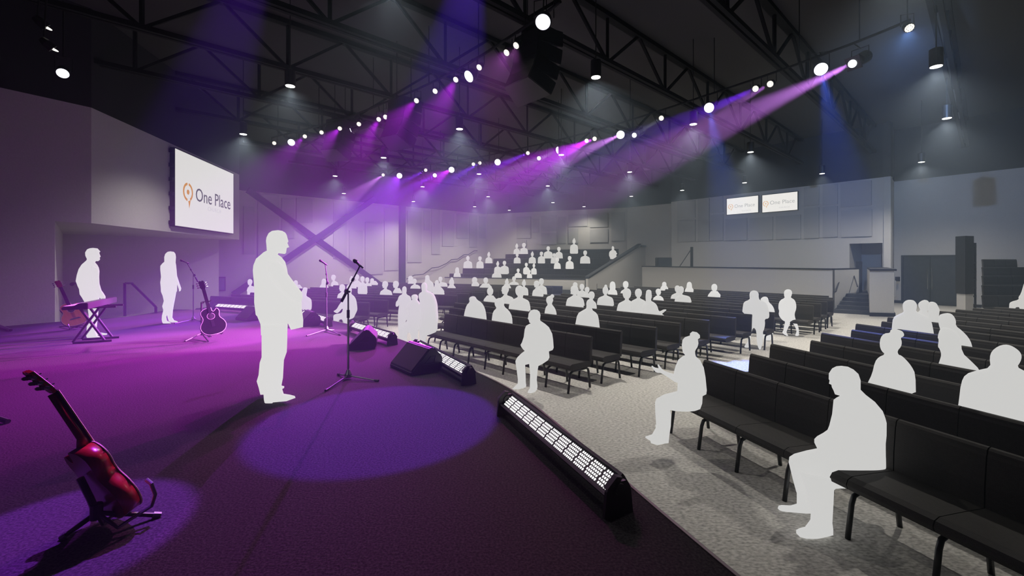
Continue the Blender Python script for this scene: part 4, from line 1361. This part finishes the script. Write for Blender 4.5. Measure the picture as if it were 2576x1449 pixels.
# ---- on the stage
man_top = topx('C2', [(404, 113), (435, 118), (458, 132), (468, 150), (476, 180), (480, 196), (472, 207), (486, 237), (468, 243), (466, 255), (462, 280), (452, 287), (430, 284), (408, 281), (402, 290),
    (430, 310), (457, 345), (460, 356), (470, 395), (476, 432), (515, 485), (562, 545), (580, 568), (583, 600), (575, 625), (578, 690), (588, 770), (586, 820), (498, 840), (475, 790), (471, 880), (280, 880), (276, 800), (252, 742), (241, 730), (230, 640), (231, 545), (225, 470), (220, 405), (224, 370), (243, 322), (297, 275), (322, 262), (320, 230), (316, 190), (320, 165), (335, 135), (360, 118)])
man_arm = topx('C2', [(330, 340), (400, 335), (455, 380), (476, 432), (515, 485), (562, 545), (580, 568), (583, 600), (577, 630), (540, 640), (470, 590), (380, 500), (330, 420)])
man_leg = topx('C2', [(275, 800), (470, 790), (472, 900), (468, 1000), (447, 1060), (440, 1190), (430, 1240), (436, 1275), (445, 1305), (490, 1312), (527, 1322), (531, 1336), (465, 1360), (366, 1369), (365, 1378), (308, 1381), (301, 1350), (298, 1312), (275, 1313), (262, 1260), (248, 1215), (262, 1170), (270, 1080), (284, 1040), (284, 880)])
man_leg2 = topx('C2', [(300, 800), (468, 790), (470, 900), (464, 1000), (445, 1060), (436, 1190), (430, 1246), (449, 1250), (449, 1264), (430, 1273), (380, 1285), (300, 1270), (285, 1100), (290, 880)])
dm = 1.5 * FPX / (1013 - HY)
person([(man_top, .08), (man_arm, -.06), (man_arm, .22), (man_leg, 0), (man_leg2, .28)], dm, 'white figure of a large man standing in profile on the stage, hands held in front', None, 64, .19, False, ST)
singer = topx('E4', [(1283, 456), (1310, 460), (1322, 475), (1326, 500), (1323, 540), (1327, 560), (1330, 590), (1334, 640), (1352, 695), (1366, 735), (1362, 752), (1350, 760), (1347, 740), (1335, 705), (1334, 755), (1328, 764), (1322, 800), (1312, 850), (1303, 900), (1299, 955), (1312, 975), (1338, 983), (1340, 991), (1295, 992), (1272, 984),
    (1264, 960), (1258, 935), (1253, 950), (1258, 978), (1290, 995), (1280, 1002), (1230, 1002), (1222, 990), (1218, 970), (1220, 940), (1230, 900), (1222, 870), (1234, 830), (1225, 790), (1212, 760), (1211, 730), (1207, 690), (1213, 650), (1207, 590), (1208, 565), (1225, 545), (1238, 535), (1237, 500), (1245, 475), (1262, 460)])
person([(singer, 0)], 1.5 * FPX / (813.5 - HY), 'white figure of a long haired woman standing upright on the stage', None, 60, .16, False, ST)
key_top = topx('E4', [(700, 430), (735, 434), (757, 458), (748, 465), (752, 480), (759, 495), (752, 502), (753, 520), (740, 530), (722, 530), (717, 540), (735, 560), (745, 580), (750, 605), (747, 660), (752, 720), (748, 850), (742, 890), (664, 895), (660, 860), (640, 845), (620, 810), (600, 780), (595, 740), (585, 720), (570, 680), (578, 635), (592, 590), (615, 555), (650, 525), (655, 515), (643, 490), (641, 465), (655, 442), (675, 433)])
key_arm = topx('E4', [(690, 560), (745, 590), (750, 700), (765, 750), (780, 770), (795, 795), (795, 816), (760, 816), (735, 790), (700, 720), (680, 620)])
key_leg = topx('E4', [(664, 840), (744, 840), (742, 890), (738, 950), (728, 1000), (722, 1040), (735, 1092), (785, 1103), (730, 1110), (655, 1110), (650, 1095), (655, 1000), (668, 940), (662, 895)])
key_leg2 = topx('E4', [(680, 850), (742, 850), (738, 950), (732, 1000), (728, 1040), (735, 1064), (808, 1075), (806, 1084), (770, 1092), (690, 1088), (680, 1000)])
dk = 1.5 * FPX / (849.5 - HY)
person([(key_top, .1), (key_arm, -.05), (key_arm, .2), (key_leg, 0), (key_leg2, .3)], dk, 'white figure of a man leaning over the keyboard on the stage', None, 60, .16, False, ST)

# ---- near people at the front pews
mid_man = topx('D2', [(270, 505), (305, 510), (330, 530), (340, 565), (335, 610), (338, 625), (390, 660), (430, 695), (465, 765), (475, 830), (481, 915), (470, 940), (430, 955), (436, 1020), (420, 1050), (360, 1090), (318, 1110), (308, 1160), (300, 1260), (308, 1330), (300, 1370), (270, 1395), (235, 1405), (203, 1400), (203, 1385), (225, 1350), (225, 1320), (228, 1200), (218, 1090),
    (175, 1100), (180, 1200), (182, 1290), (187, 1320), (180, 1340), (110, 1362), (50, 1362), (38, 1352), (70, 1325), (95, 1300), (97, 1255), (85, 1160), (70, 1060), (90, 1020), (135, 975), (172, 948), (205, 900), (188, 940), (170, 950), (150, 930), (133, 905), (125, 885), (140, 860), (160, 800), (170, 720), (185, 680), (220, 660), (235, 655), (220, 645), (213, 615), (203, 605), (208, 585), (212, 550), (235, 515)])
person([(mid_man, 0)], 6.75, 'white figure of a man seated in profile on the front pew of the middle block', None, 64, .17, False, 0)
lady = topx('C4', [(660, 122), (700, 130), (726, 155), (728, 180), (708, 195), (714, 230), (705, 265), (682, 300), (685, 330), (690, 350), (730, 385), (762, 450), (778, 540), (790, 660), (785, 695), (752, 712), (748, 780), (730, 830), (680, 848), (600, 855), (510, 850), (455, 838), (466, 890), (462, 985), (450, 1060), (442, 1140), (405, 1145), (340, 1160), (280, 1140), (275, 1120), (228, 1090), (232, 1078), (290, 1060), (325, 1000), (318, 965), (328, 980),
    (320, 860), (318, 770), (330, 735), (400, 695), (520, 665), (525, 590), (500, 585), (420, 530), (370, 500), (340, 499), (320, 490), (303, 468), (285, 445), (290, 432), (310, 447), (332, 456), (352, 458), (344, 440), (340, 425), (350, 421), (364, 440), (378, 460), (400, 480), (440, 495), (488, 510), (500, 450), (530, 380), (570, 348), (592, 338), (570, 310), (562, 250), (568, 200), (590, 175), (635, 160), (637, 140)])
person([(lady, 0)], 4.72, 'white figure of a woman with hair bun seated with one open hand raised', None, 72, .16, False, 0)
big = topx('C5', [(715, 112), (760, 118), (800, 138), (835, 170), (850, 215), (850, 280), (885, 315), (950, 365), (1005, 430), (1037, 515), (1037, 600), (1028, 660), (1034, 850), (1028, 935), (1005, 948), (920, 945), (895, 960), (845, 972), (710, 972), (675, 975), (664, 985), (660, 1010), (400, 1000), (375, 910), (360, 840), (345, 790), (350, 750), (385, 728), (470, 705), (545, 690), (525, 650), (525, 625), (545, 605), (590, 580), (618, 560), (630, 530), (650, 450), (660, 350), (680, 335), (705, 322), (670, 312), (660, 285), (648, 262), (645, 245), (628, 237), (632, 215), (626, 205), (627, 165), (650, 130), (680, 115)])
big_leg = topx('C5', [(420, 850), (640, 900), (664, 985), (660, 1070), (652, 1215), (658, 1260), (658, 1300), (600, 1315), (540, 1327), (470, 1325), (425, 1312), (398, 1285), (398, 1262), (425, 1248), (460, 1240), (497, 1190), (500, 1140), (470, 1000)])
big_leg2 = topx('C5', [(346, 790), (520, 800), (560, 1000), (560, 1180), (500, 1182), (420, 1165), (330, 1150), (285, 1130), (268, 1110), (275, 1092), (295, 1087), (360, 1090), (402, 1078), (402, 1000), (375, 910)])
db = CAM_H * FPX / (1354 - HY)
person([(big, .22), (big_leg, 0), (big_leg2, .38)], db, 'largest white figure, a man seated hunched on the front pew at the right', None, 72, .2, False, 0)
cap = topx('C6', [(540, 388), (580, 395), (620, 412), (635, 445), (620, 462), (600, 470), (612, 510), (605, 550), (570, 590), (580, 625), (605, 630), (650, 670), (700, 730), (735, 800), (740, 1020), (270, 960), (300, 880), (340, 800), (365, 690), (400, 645), (460, 620), (425, 590), (408, 540), (415, 470), (450, 430), (505, 425), (505, 400)])
def right_bust(pts, x, ycut, label, res=52, T=.17, extra=.42):
    d = seat_depth('R', x, ycut, extra=extra)
    pc = [(pts, 0)]
    s_ = seat_piece(pts, d, .475)
    if s_: pc.append((s_, 0))
    return person(pc, d, label, SEATED, res, T, True)
right_bust(cap, 2245, 978, 'white figure with round bun seated behind the hunched man at the right', extra=.38)
rman = topx('C6', [(1550, 530), (1600, 538), (1650, 565), (1690, 600), (1705, 640), (1692, 690), (1660, 735), (1724, 770), (1790, 800), (1850, 900), (1880, 1300), (1120, 1110), (1130, 1050), (1150, 880), (1190, 800), (1300, 765), (1420, 740), (1410, 650), (1430, 590), (1490, 545)])
right_bust(rman, 2530, 1045, 'white figure of a broad man at the right picture edge, seen from the front', extra=.36)
pb_ = topx('C6', [(1000, 370), (960, 385), (935, 462), (948, 490), (938, 552), (955, 570), (972, 622), (955, 680), (943, 712), (960, 750), (1000, 800), (1335, 830), (1322, 762), (1240, 680), (1158, 605), (1150, 480), (1100, 400)])
right_bust(pb_, 2400, 926, 'white figure of a person in profile facing left, in front of a long haired neighbour', 44)
pa_ = topx('C6', [(1040, 243), (1078, 262), (1105, 310), (1102, 362), (1160, 405), (1220, 468), (1250, 530), (1262, 620), (1000, 600), (965, 440), (960, 390), (948, 355), (942, 310), (950, 262), (990, 248)])
right_bust(pa_, 2400, 871, 'white figure with rounded hair just behind the profile person at the right', 44)
pc_ = topx('C6', [(683, 122), (725, 130), (750, 165), (748, 200), (738, 228), (790, 250), (850, 275), (880, 310), (905, 437), (905, 500), (515, 460), (520, 370), (530, 285), (580, 255), (630, 235), (620, 205), (617, 160), (645, 130)])
right_bust(pc_, 2292, 834, 'white figure with broad shoulders, leftmost of three close heads at the right', 44)
b1_ = topx('C6', [(808, 123), (845, 128), (862, 150), (860, 200), (840, 235), (900, 330), (900, 380), (760, 380), (750, 240), (782, 215), (760, 185), (762, 150)])
right_bust(b1_, 2325, 806, 'white figure, middle one of the three close heads in the right block', 36)
b2_ = topx('C6', [(885, 138), (925, 152), (945, 190), (957, 215), (950, 260), (945, 340), (960, 400), (820, 370), (850, 260), (850, 150)])
right_bust(b2_, 2352, 812, 'white figure, rightmost of the three close heads in the right block', 36)
edge_p = topx('C6', [(1760, -110), (1735, -60), (1722, -20), (1695, 70), (1672, 100), (1678, 122), (1600, 142), (1587, 168), (1592, 275), (1628, 275), (1640, 192), (1690, 190), (1690, 285), (1720, 285), (1725, 195), (1800, 195), (1815, 0), (1795, -100)])
person([(edge_p, 0)], 14.6, 'white figure seated sideways at the right picture edge before the open stand', None, 40, .15, True)
# ---- middle block, front group
g1 = [(245, 253), (265, 265), (270, 300), (262, 340), (310, 365), (320, 400), (330, 480), (300, 560), (275, 600), (250, 650), (240, 760), (180, 760), (175, 657), (175, 540), (190, 450), (180, 470), (160, 478), (148, 465), (155, 420), (170, 410), (185, 360), (225, 340), (218, 300), (222, 268)]
person([(topx('D1', g1), 0)], 11.2, 'white figure of a standing woman with bun and bent arm, front group', None, 44, .15)
g2 = [(358, 342), (380, 347), (391, 362), (390, 385), (383, 402), (402, 420), (420, 455), (432, 520), (440, 600), (405, 690), (388, 760), (392, 890), (395, 960), (335, 960), (332, 880), (310, 760), (275, 750), (270, 850), (268, 915), (195, 915), (185, 830), (180, 720), (190, 690), (270, 640), (268, 590), (278, 500), (270, 470), (296, 440), (312, 412), (330, 402), (320, 385), (318, 362), (332, 347)]
person([(topx('D1', g2), 0)], 10.15, 'white figure seated on the front pew between the standing woman and the broad figure', None, 44, .16)
g3 = [(450, 213), (474, 220), (488, 240), (490, 270), (482, 298), (500, 308), (545, 325), (572, 358), (590, 410), (602, 470), (603, 525), (610, 590), (600, 660), (600, 740), (520, 775), (480, 785), (470, 900), (470, 985), (402, 985), (400, 890), (410, 780), (395, 700), (405, 640), (420, 560), (420, 505), (402, 470), (412, 430), (392, 360), (405, 330), (432, 316), (430, 295), (424, 270), (426, 235)]
person([(topx('D1', g3), 0)], 9.95, 'broad white figure, tallest of the front group by the middle pews end', None, 48, .17)
seated('C', None, 1075, 691, 15, 14, 738, 'white figure with a hair knot directly behind the tallest of the front group', poly=('D1', [(490, 133), (512, 145), (515, 190), (550, 215), (563, 250), (560, 335), (430, 335), (455, 220), (468, 190), (465, 150)]))
seated('C', None, 1100, 704, 15, 14, 741, 'white figure with rounded shoulders behind the right side of the tallest front figure', poly=('D1', [(595, 187), (612, 200), (615, 250), (650, 275), (682, 325), (540, 350), (550, 290), (570, 250), (568, 205)]))
seated('L', 'left', 1108, 696, 12, 12, 721, 'white figure facing left in the left block, right end behind the front group', 6)
# ---- left block
seated('L', 'left', 629, 702, 15, 12, 731, 'white figure facing left beside the standing man\'s back, far left of the audience', 4)
seated('L', 'm', 744, 705, 14, 14, 727, 'white head and shoulder showing just above the standing man\'s forearm', 4)
person([(topx('D4', [(1010, 378), (1045, 388), (1048, 410), (1040, 450), (1032, 490), (1035, 515), (1085, 540), (1113, 575), (1113, 710), (1088, 725), (1088, 795), (1080, 840), (900, 830), (900, 560), (960, 520), (955, 450), (975, 410), (985, 385)]), 0)], 12.6, 'white figure of a person with bun seated just right of the standing man\'s hands', None, 40, .15)
seated('L', 'long', 815, 701, 14, 12, 724, 'white figure with long hair right behind the upright microphone stand')
seated('L', 'left', 839, 691, 14, 9.5, 718, 'white figure facing left with straight back, between the two front microphone stands', 3)
person([(topx('D4', [(1695, 385), (1722, 400), (1720, 440), (1712, 480), (1760, 515), (1790, 570), (1808, 700), (1800, 740), (1770, 800), (1750, 845), (1685, 870), (1655, 872), (1655, 1010), (1592, 1000), (1588, 865), (1518, 870), (1530, 985), (1450, 975), (1437, 830), (1448, 795), (1500, 780), (1570, 770), (1590, 685), (1510, 775), (1470, 765), (1437, 742), (1490, 715), (1530, 640), (1580, 580), (1640, 490), (1668, 475), (1665, 440), (1668, 400)]), 0)], 12.75, 'white figure seated with one hand held out behind the nearest microphone pole', None, 48, .15)
seated('L', 'left', 861, 715, 18, 13, 750, 'white head and chest facing left beside the front microphone boom')
seated('L', 'bun', 884, 698, 14, 13, 727, 'white figure with small bun partly behind the slanting microphone boom')
seated('L', 'm', 898, 690, 14, 11, 721, 'tallest white head in the cluster right of the microphone boom')
seated('L', 'm', 912, 695, 14, 12, 740, 'white figure with its body showing lowest in the cluster right of the boom')
seated('L', 'm', 924, 697.5, 13, 12, 721, 'white figure fourth in the cluster right of the boom')
seated('L', 'left', 936, 700, 12, 12, 716, 'white figure with sloping shoulder at the right end of the boom cluster', 4)
seated('L', 'left', 969, 707, 18, 16, 741, 'white figure facing left with rounded shoulders, right of the boom cluster', 2)
seated('L', 'left', 996, 706.5, 18, 12, 737, 'white figure in profile facing left, second right of the boom cluster', 4)
seated('L', 'left', 1033, 694, 16, 8, 715, 'white figure facing left, upper of a close pair in front of the dark column')
seated('L', 'm', 1043, 701, 13, 13, 725, 'white figure, lower of a close pair in front of the dark column', 2)
seated('L', 'bun', 1136, 702, 18, 11.5, 724, 'white figure with bun alone right of the front group in the left block')
seated('L', 'left', 1194, 697, 16, 11, 719, 'white figure facing left in the left block below the risers', 2)
seated('L', 'm', 1222, 698, 15, 16, 724, 'white figure with wide shoulders in the left block below the risers')
seated('L', 'bun', 1275, 703.5, 13, 11, 725, 'white figure with bun before the riser front wall, beside the blue lit pews')
seated('L', 'm', 1293, 695, 12, 13, 716, 'white figure with its head over the riser front wall, beside the blue lit pews')
# ---- middle block
seated('C', 'm', 1233, 723, 20, 17, 757, 'white figure seen from the front behind the slumped figure')
seated('C', None, 1192, 745, 20, 28, 806, 'white figure slumped forward with bowed head in the second middle row', poly=('D1', [(980, 361), (1008, 370), (1022, 400), (1075, 432), (1108, 490), (1122, 560), (1128, 640), (878, 610), (882, 575), (890, 530), (910, 460), (945, 425), (937, 395), (945, 372)]))
seated('C', None, 1258, 748, 27, 26, 812, 'white figure with head turned left next to the slumped figure', poly=('D1', [(1265, 378), (1300, 390), (1318, 430), (1310, 470), (1370, 520), (1400, 580), (1405, 690), (1180, 660), (1182, 600), (1195, 525), (1235, 490), (1215, 465), (1210, 430), (1222, 395)]))
seated('C', 'left', 1271, 718, 22, 19, 766, 'white figure between the head turned left and the big hunched pair', 4)
seated('C', 'm', 1307, 718, 27, 27, 783, 'very broad white figure in the third middle row with rounded head')
seated('C', 'bun', 1318, 706, 14, 11, 744, 'white figure with bun just behind the very broad figure')
seated('C', 'm', 1362, 700, 16, 14, 742, 'white figure at the back of a close couple, its head highest')
seated('C', 'left', 1350, 706, 17, 14, 745, 'white figure at the front of a close couple, head touching the other', 3)
seated('C', None, 1386, 738, 24, 15, 789, 'white figure of a girl with a tilted bun in the third middle row', poly=('D2', [(460, 338), (485, 350), (487, 370), (470, 385), (478, 405), (465, 435), (462, 450), (495, 490), (512, 540), (512, 590), (382, 580), (382, 545), (395, 480), (420, 455), (400, 420), (400, 390), (415, 365), (445, 358)]))
seated('C', None, 1485, 750, 28, 30, 820, 'white figure with upright head and square shoulders in the second middle row', poly=('D2', [(875, 388), (905, 400), (915, 430), (910, 460), (885, 505), (950, 550), (965, 610), (978, 730), (705, 690), (712, 670), (735, 550), (790, 515), (838, 490), (828, 445), (840, 405)]), res=40)
seated('C', 'm', 1488, 733, 20, 13, 776, 'white figure whose head shows directly above the square shouldered one')
seated('C', 'm', 1447, 710, 15, 12, 742, 'white figure highest at the back of the group of four heads')
seated('C', 'left', 1445, 718, 23, 23, 770, 'white figure with the widest body of the group of four heads', 2)
seated('C', 'm', 1464, 714, 15, 13, 745, 'white figure third along the group of four heads')
seated('C', 'm', 1477, 721.5, 15, 13, 748, 'white figure lowest and rightmost at the back of the group of four heads')
seated('C', 'bun', 1523, 721, 20, 21, 770, 'white figure with bun and wide shoulders right of the group of four')
seated('C', 'long', 1541, 708, 16, 12, 741, 'bright white figure with long hair near the end of the sloping guard wall')
seated('C', 'm', 1574, 707, 18, 14, 740, 'bright white figure with arms spread behind the broad trio')
seated('C', 'm', 1577, 725, 27, 25, 783, 'white figure at the left of a broad trio sitting close together')
seated('C', 'm', 1606, 726, 22, 21, 787, 'white figure in the middle of a broad trio sitting close together')
seated('C', None, 1632, 728, 25, 20, 789, 'white figure with bun stretching out an open hand at the right of the broad trio', poly=('D2', [(1500, 290), (1528, 302), (1530, 330), (1535, 370), (1520, 410), (1560, 430), (1590, 460), (1610, 530), (1640, 515), (1660, 505), (1690, 505), (1688, 515), (1665, 535), (1645, 548), (1635, 585), (1600, 600), (1430, 590), (1432, 540), (1435, 460), (1470, 420), (1465, 370), (1470, 330), (1475, 302)]), res=40)
seated('C', 'right', 1656, 726, 16, 14, 755, 'bright white figure in profile facing right, right of the broad trio')
seated('C', 'm', 1671, 709, 14, 11, 729, 'bright white figure against the low platform wall, leftmost one there')
seated('C', 'm', 1704, 718, 17, 17, 750, 'white figure at the left of a leaning pair before the platform wall')
seated('C', 'm', 1713, 720, 19, 21, 760, 'white figure at the right of a leaning pair before the platform wall', 5)
seated('C', 'long', 1734, 709, 15, 12, 733, 'bright white figure with long hair before the low platform wall')
seated('C', 'm', 1797, 714, 19, 17, 746, 'bright white figure sitting alone before the low platform wall')
shoe = topx('D1', [(1125, 970), (1165, 985), (1165, 1015), (1130, 1028), (1080, 1022), (1066, 1012), (1100, 995)])
wk1 = topx('D6', [(1430, 502), (1475, 515), (1498, 550), (1495, 600), (1510, 640), (1570, 660), (1610, 690), (1640, 780), (1648, 870), (1630, 900), (1580, 905), (1588, 970), (1565, 1060), (1555, 1190), (1540, 1240), (1530, 1282), (1500, 1287), (1470, 1200), (1465, 1060), (1440, 1015), (1412, 1020), (1395, 1080), (1380, 1180), (1365, 1255), (1340, 1265), (1295, 1258), (1300, 1235), (1340, 1190), (1360, 1100), (1380, 1000), (1390, 840), (1265, 830), (1275, 720), (1290, 665), (1375, 630), (1368, 590), (1368, 545), (1390, 515)])
wk1 = [(x, y if y < 800 else 800 + (y - 800) * 1.125) for x, y in wk1]
person([(wk1, 0)], 10.42, 'white figure of a broad person walking beside the middle rows', None, 56, .16, True, 0)
wk0 = topx('D6', [(1585, 590), (1620, 600), (1635, 640), (1640, 670), (1690, 715), (1720, 780), (1724, 860), (1710, 1000), (1690, 1206), (1560, 1206), (1540, 1000), (1530, 830), (1530, 640), (1518, 634), (1545, 600)])
person([(wk0, 0)], 11.6, 'bright white figure half hidden behind the broad person walking in the aisle', None, 36, .15, True)
wk2 = topx('D6', [(1910, 487), (1950, 498), (1968, 535), (1955, 585), (1945, 605), (2000, 635), (2022, 690), (2025, 760), (2000, 830), (2005, 880), (2025, 940), (2055, 1020), (2063, 1100), (2060, 1143), (2012, 1143), (2010, 1125), (2030, 1080), (2010, 1020), (1968, 950), (1945, 950), (1930, 985), (1900, 1050), (1885, 1095), (1905, 1130), (1915, 1143), (1880, 1140), (1830, 1105), (1828, 1088), (1845, 1060), (1850, 1010), (1870, 940), (1840, 930), (1800, 890), (1775, 840), (1785, 790), (1772, 760), (1775, 690), (1800, 640), (1865, 608), (1852, 580), (1852, 520), (1875, 495)])
person([(wk2, 0)], CAM_H * FPX / (845.3 - HY), 'bright white figure walking with crossed stride at the end of the aisle', None, 56, .16, True, 0)
# ---- rear risers (tier of the pew in front, -1 behind the front wall)
RP = [(-1, 'long', 1150, 672.5, 11, 9, 697, 'with long hair, lowest left'), (1, 'm', 1177, 644, 11, 11, 676, 'leftmost with an arm reaching out'), (1, 'left', 1207.5, 645, 10.5, 9, 676, 'second from the left, in profile'),
      (2, 'bun', 1229.6, 636, 10, 8.5, 664, 'with bun, third from the left'), (0, 'bun', 1252, 659, 10, 9, 690, 'with bun at the left of a close pair'), (0, 'm', 1269, 656, 11, 11, 690, 'broad, right of a close pair'),
      (-1, 'm', 1249.5, 675, 10, 12, 699, 'in front of the close pair, elbow out'), (4, 'bun', 1300, 615, 9.5, 8, 641, 'with bun on the top tier, left'), (2, 'm', 1301, 637, 9, 8.5, 664, 'directly below the bun on the top tier'),
      (4, 'left', 1318, 611, 11, 10, 641, 'with slanted shoulder on the top tier, second'), (2, 'bun', 1339, 635, 10, 9, 664, 'with bun at the centre of the middle tier'), (-1, 'm', 1303.5, 675.5, 9.5, 9, 700, 'bright, lowest centre over the front wall'),
      (0, 'm', 1324, 661, 9.5, 8, 690, 'bright, leaning inward, left of a trio'), (-1, 'm', 1332, 679, 8, 6.5, 700, 'small, a child between two bright adults'), (0, 'bun', 1343, 664, 9, 7, 691, 'bright, with ponytail, right of a trio'),
      (2, 'left', 1362, 633, 10, 9, 664, 'facing left, right of the centre bun'), (3, 'm', 1379, 619.5, 11, 11.5, 652, 'broad, on the fourth tier'), (2, 'm', 1394, 637, 9, 8.5, 664, 'small, between two taller ones at centre right'),
      (3, 'm', 1406, 621, 11, 9.5, 652, 'on the fourth tier, right one'), (1, 'm', 1402, 648, 11, 8.5, 678, 'bright, right of centre'), (4, 'bun', 1444, 602, 11, 10, 640, 'tallest, sitting on the top tier right'),
      (1, 'left', 1433, 644, 11, 10, 678, 'facing left, right of the bright centre one'), (2, 'm', 1472, 630, 12, 12.5, 665, 'with both elbows out, rightmost seated')]
for tr, kd, hx, yt, H, hs, yc, lb in RP:
    on_riser(tr, kd, hx, yt, H, hs, yc, 'small white figure on the rear risers ' + lb)
st_p = topx('D5', [(912, 122), (930, 135), (935, 165), (930, 185), (965, 205), (972, 240), (990, 238), (965, 265), (975, 290), (960, 300), (962, 340), (945, 380), (940, 470), (885, 480), (890, 360), (870, 330), (862, 295), (850, 285), (852, 225), (870, 200), (898, 188), (893, 150), (900, 130)])
person([(st_p, 0)], 30.2, 'small white figure standing on the riser steps beside the sloping guard wall', None, 40, .14, True)

# ================================================================ haze in the hall
o = MB().box((6, 19.5, 4.4), (50, 46, 8.3)).build('haze', None or bpy.data.materials.new('haze'))
hm = o.data.materials[0]
hm.use_nodes = True
nt = hm.node_tree
nt.nodes.clear()
out = nt.nodes.new('ShaderNodeOutputMaterial')
vol = nt.nodes.new('ShaderNodeVolumeScatter')
vol.inputs['Density'].default_value = HAZE
vol.inputs['Color'].default_value = (0.64, 0.79, 1.0, 1)
vol.inputs['Anisotropy'].default_value = 0.15
nt.links.new(vol.outputs[0], out.inputs['Volume'])
hm.cycles.homogeneous_volume = True
tag(o, 'thin theatrical haze filling the whole hall', 'haze', kind='stuff')
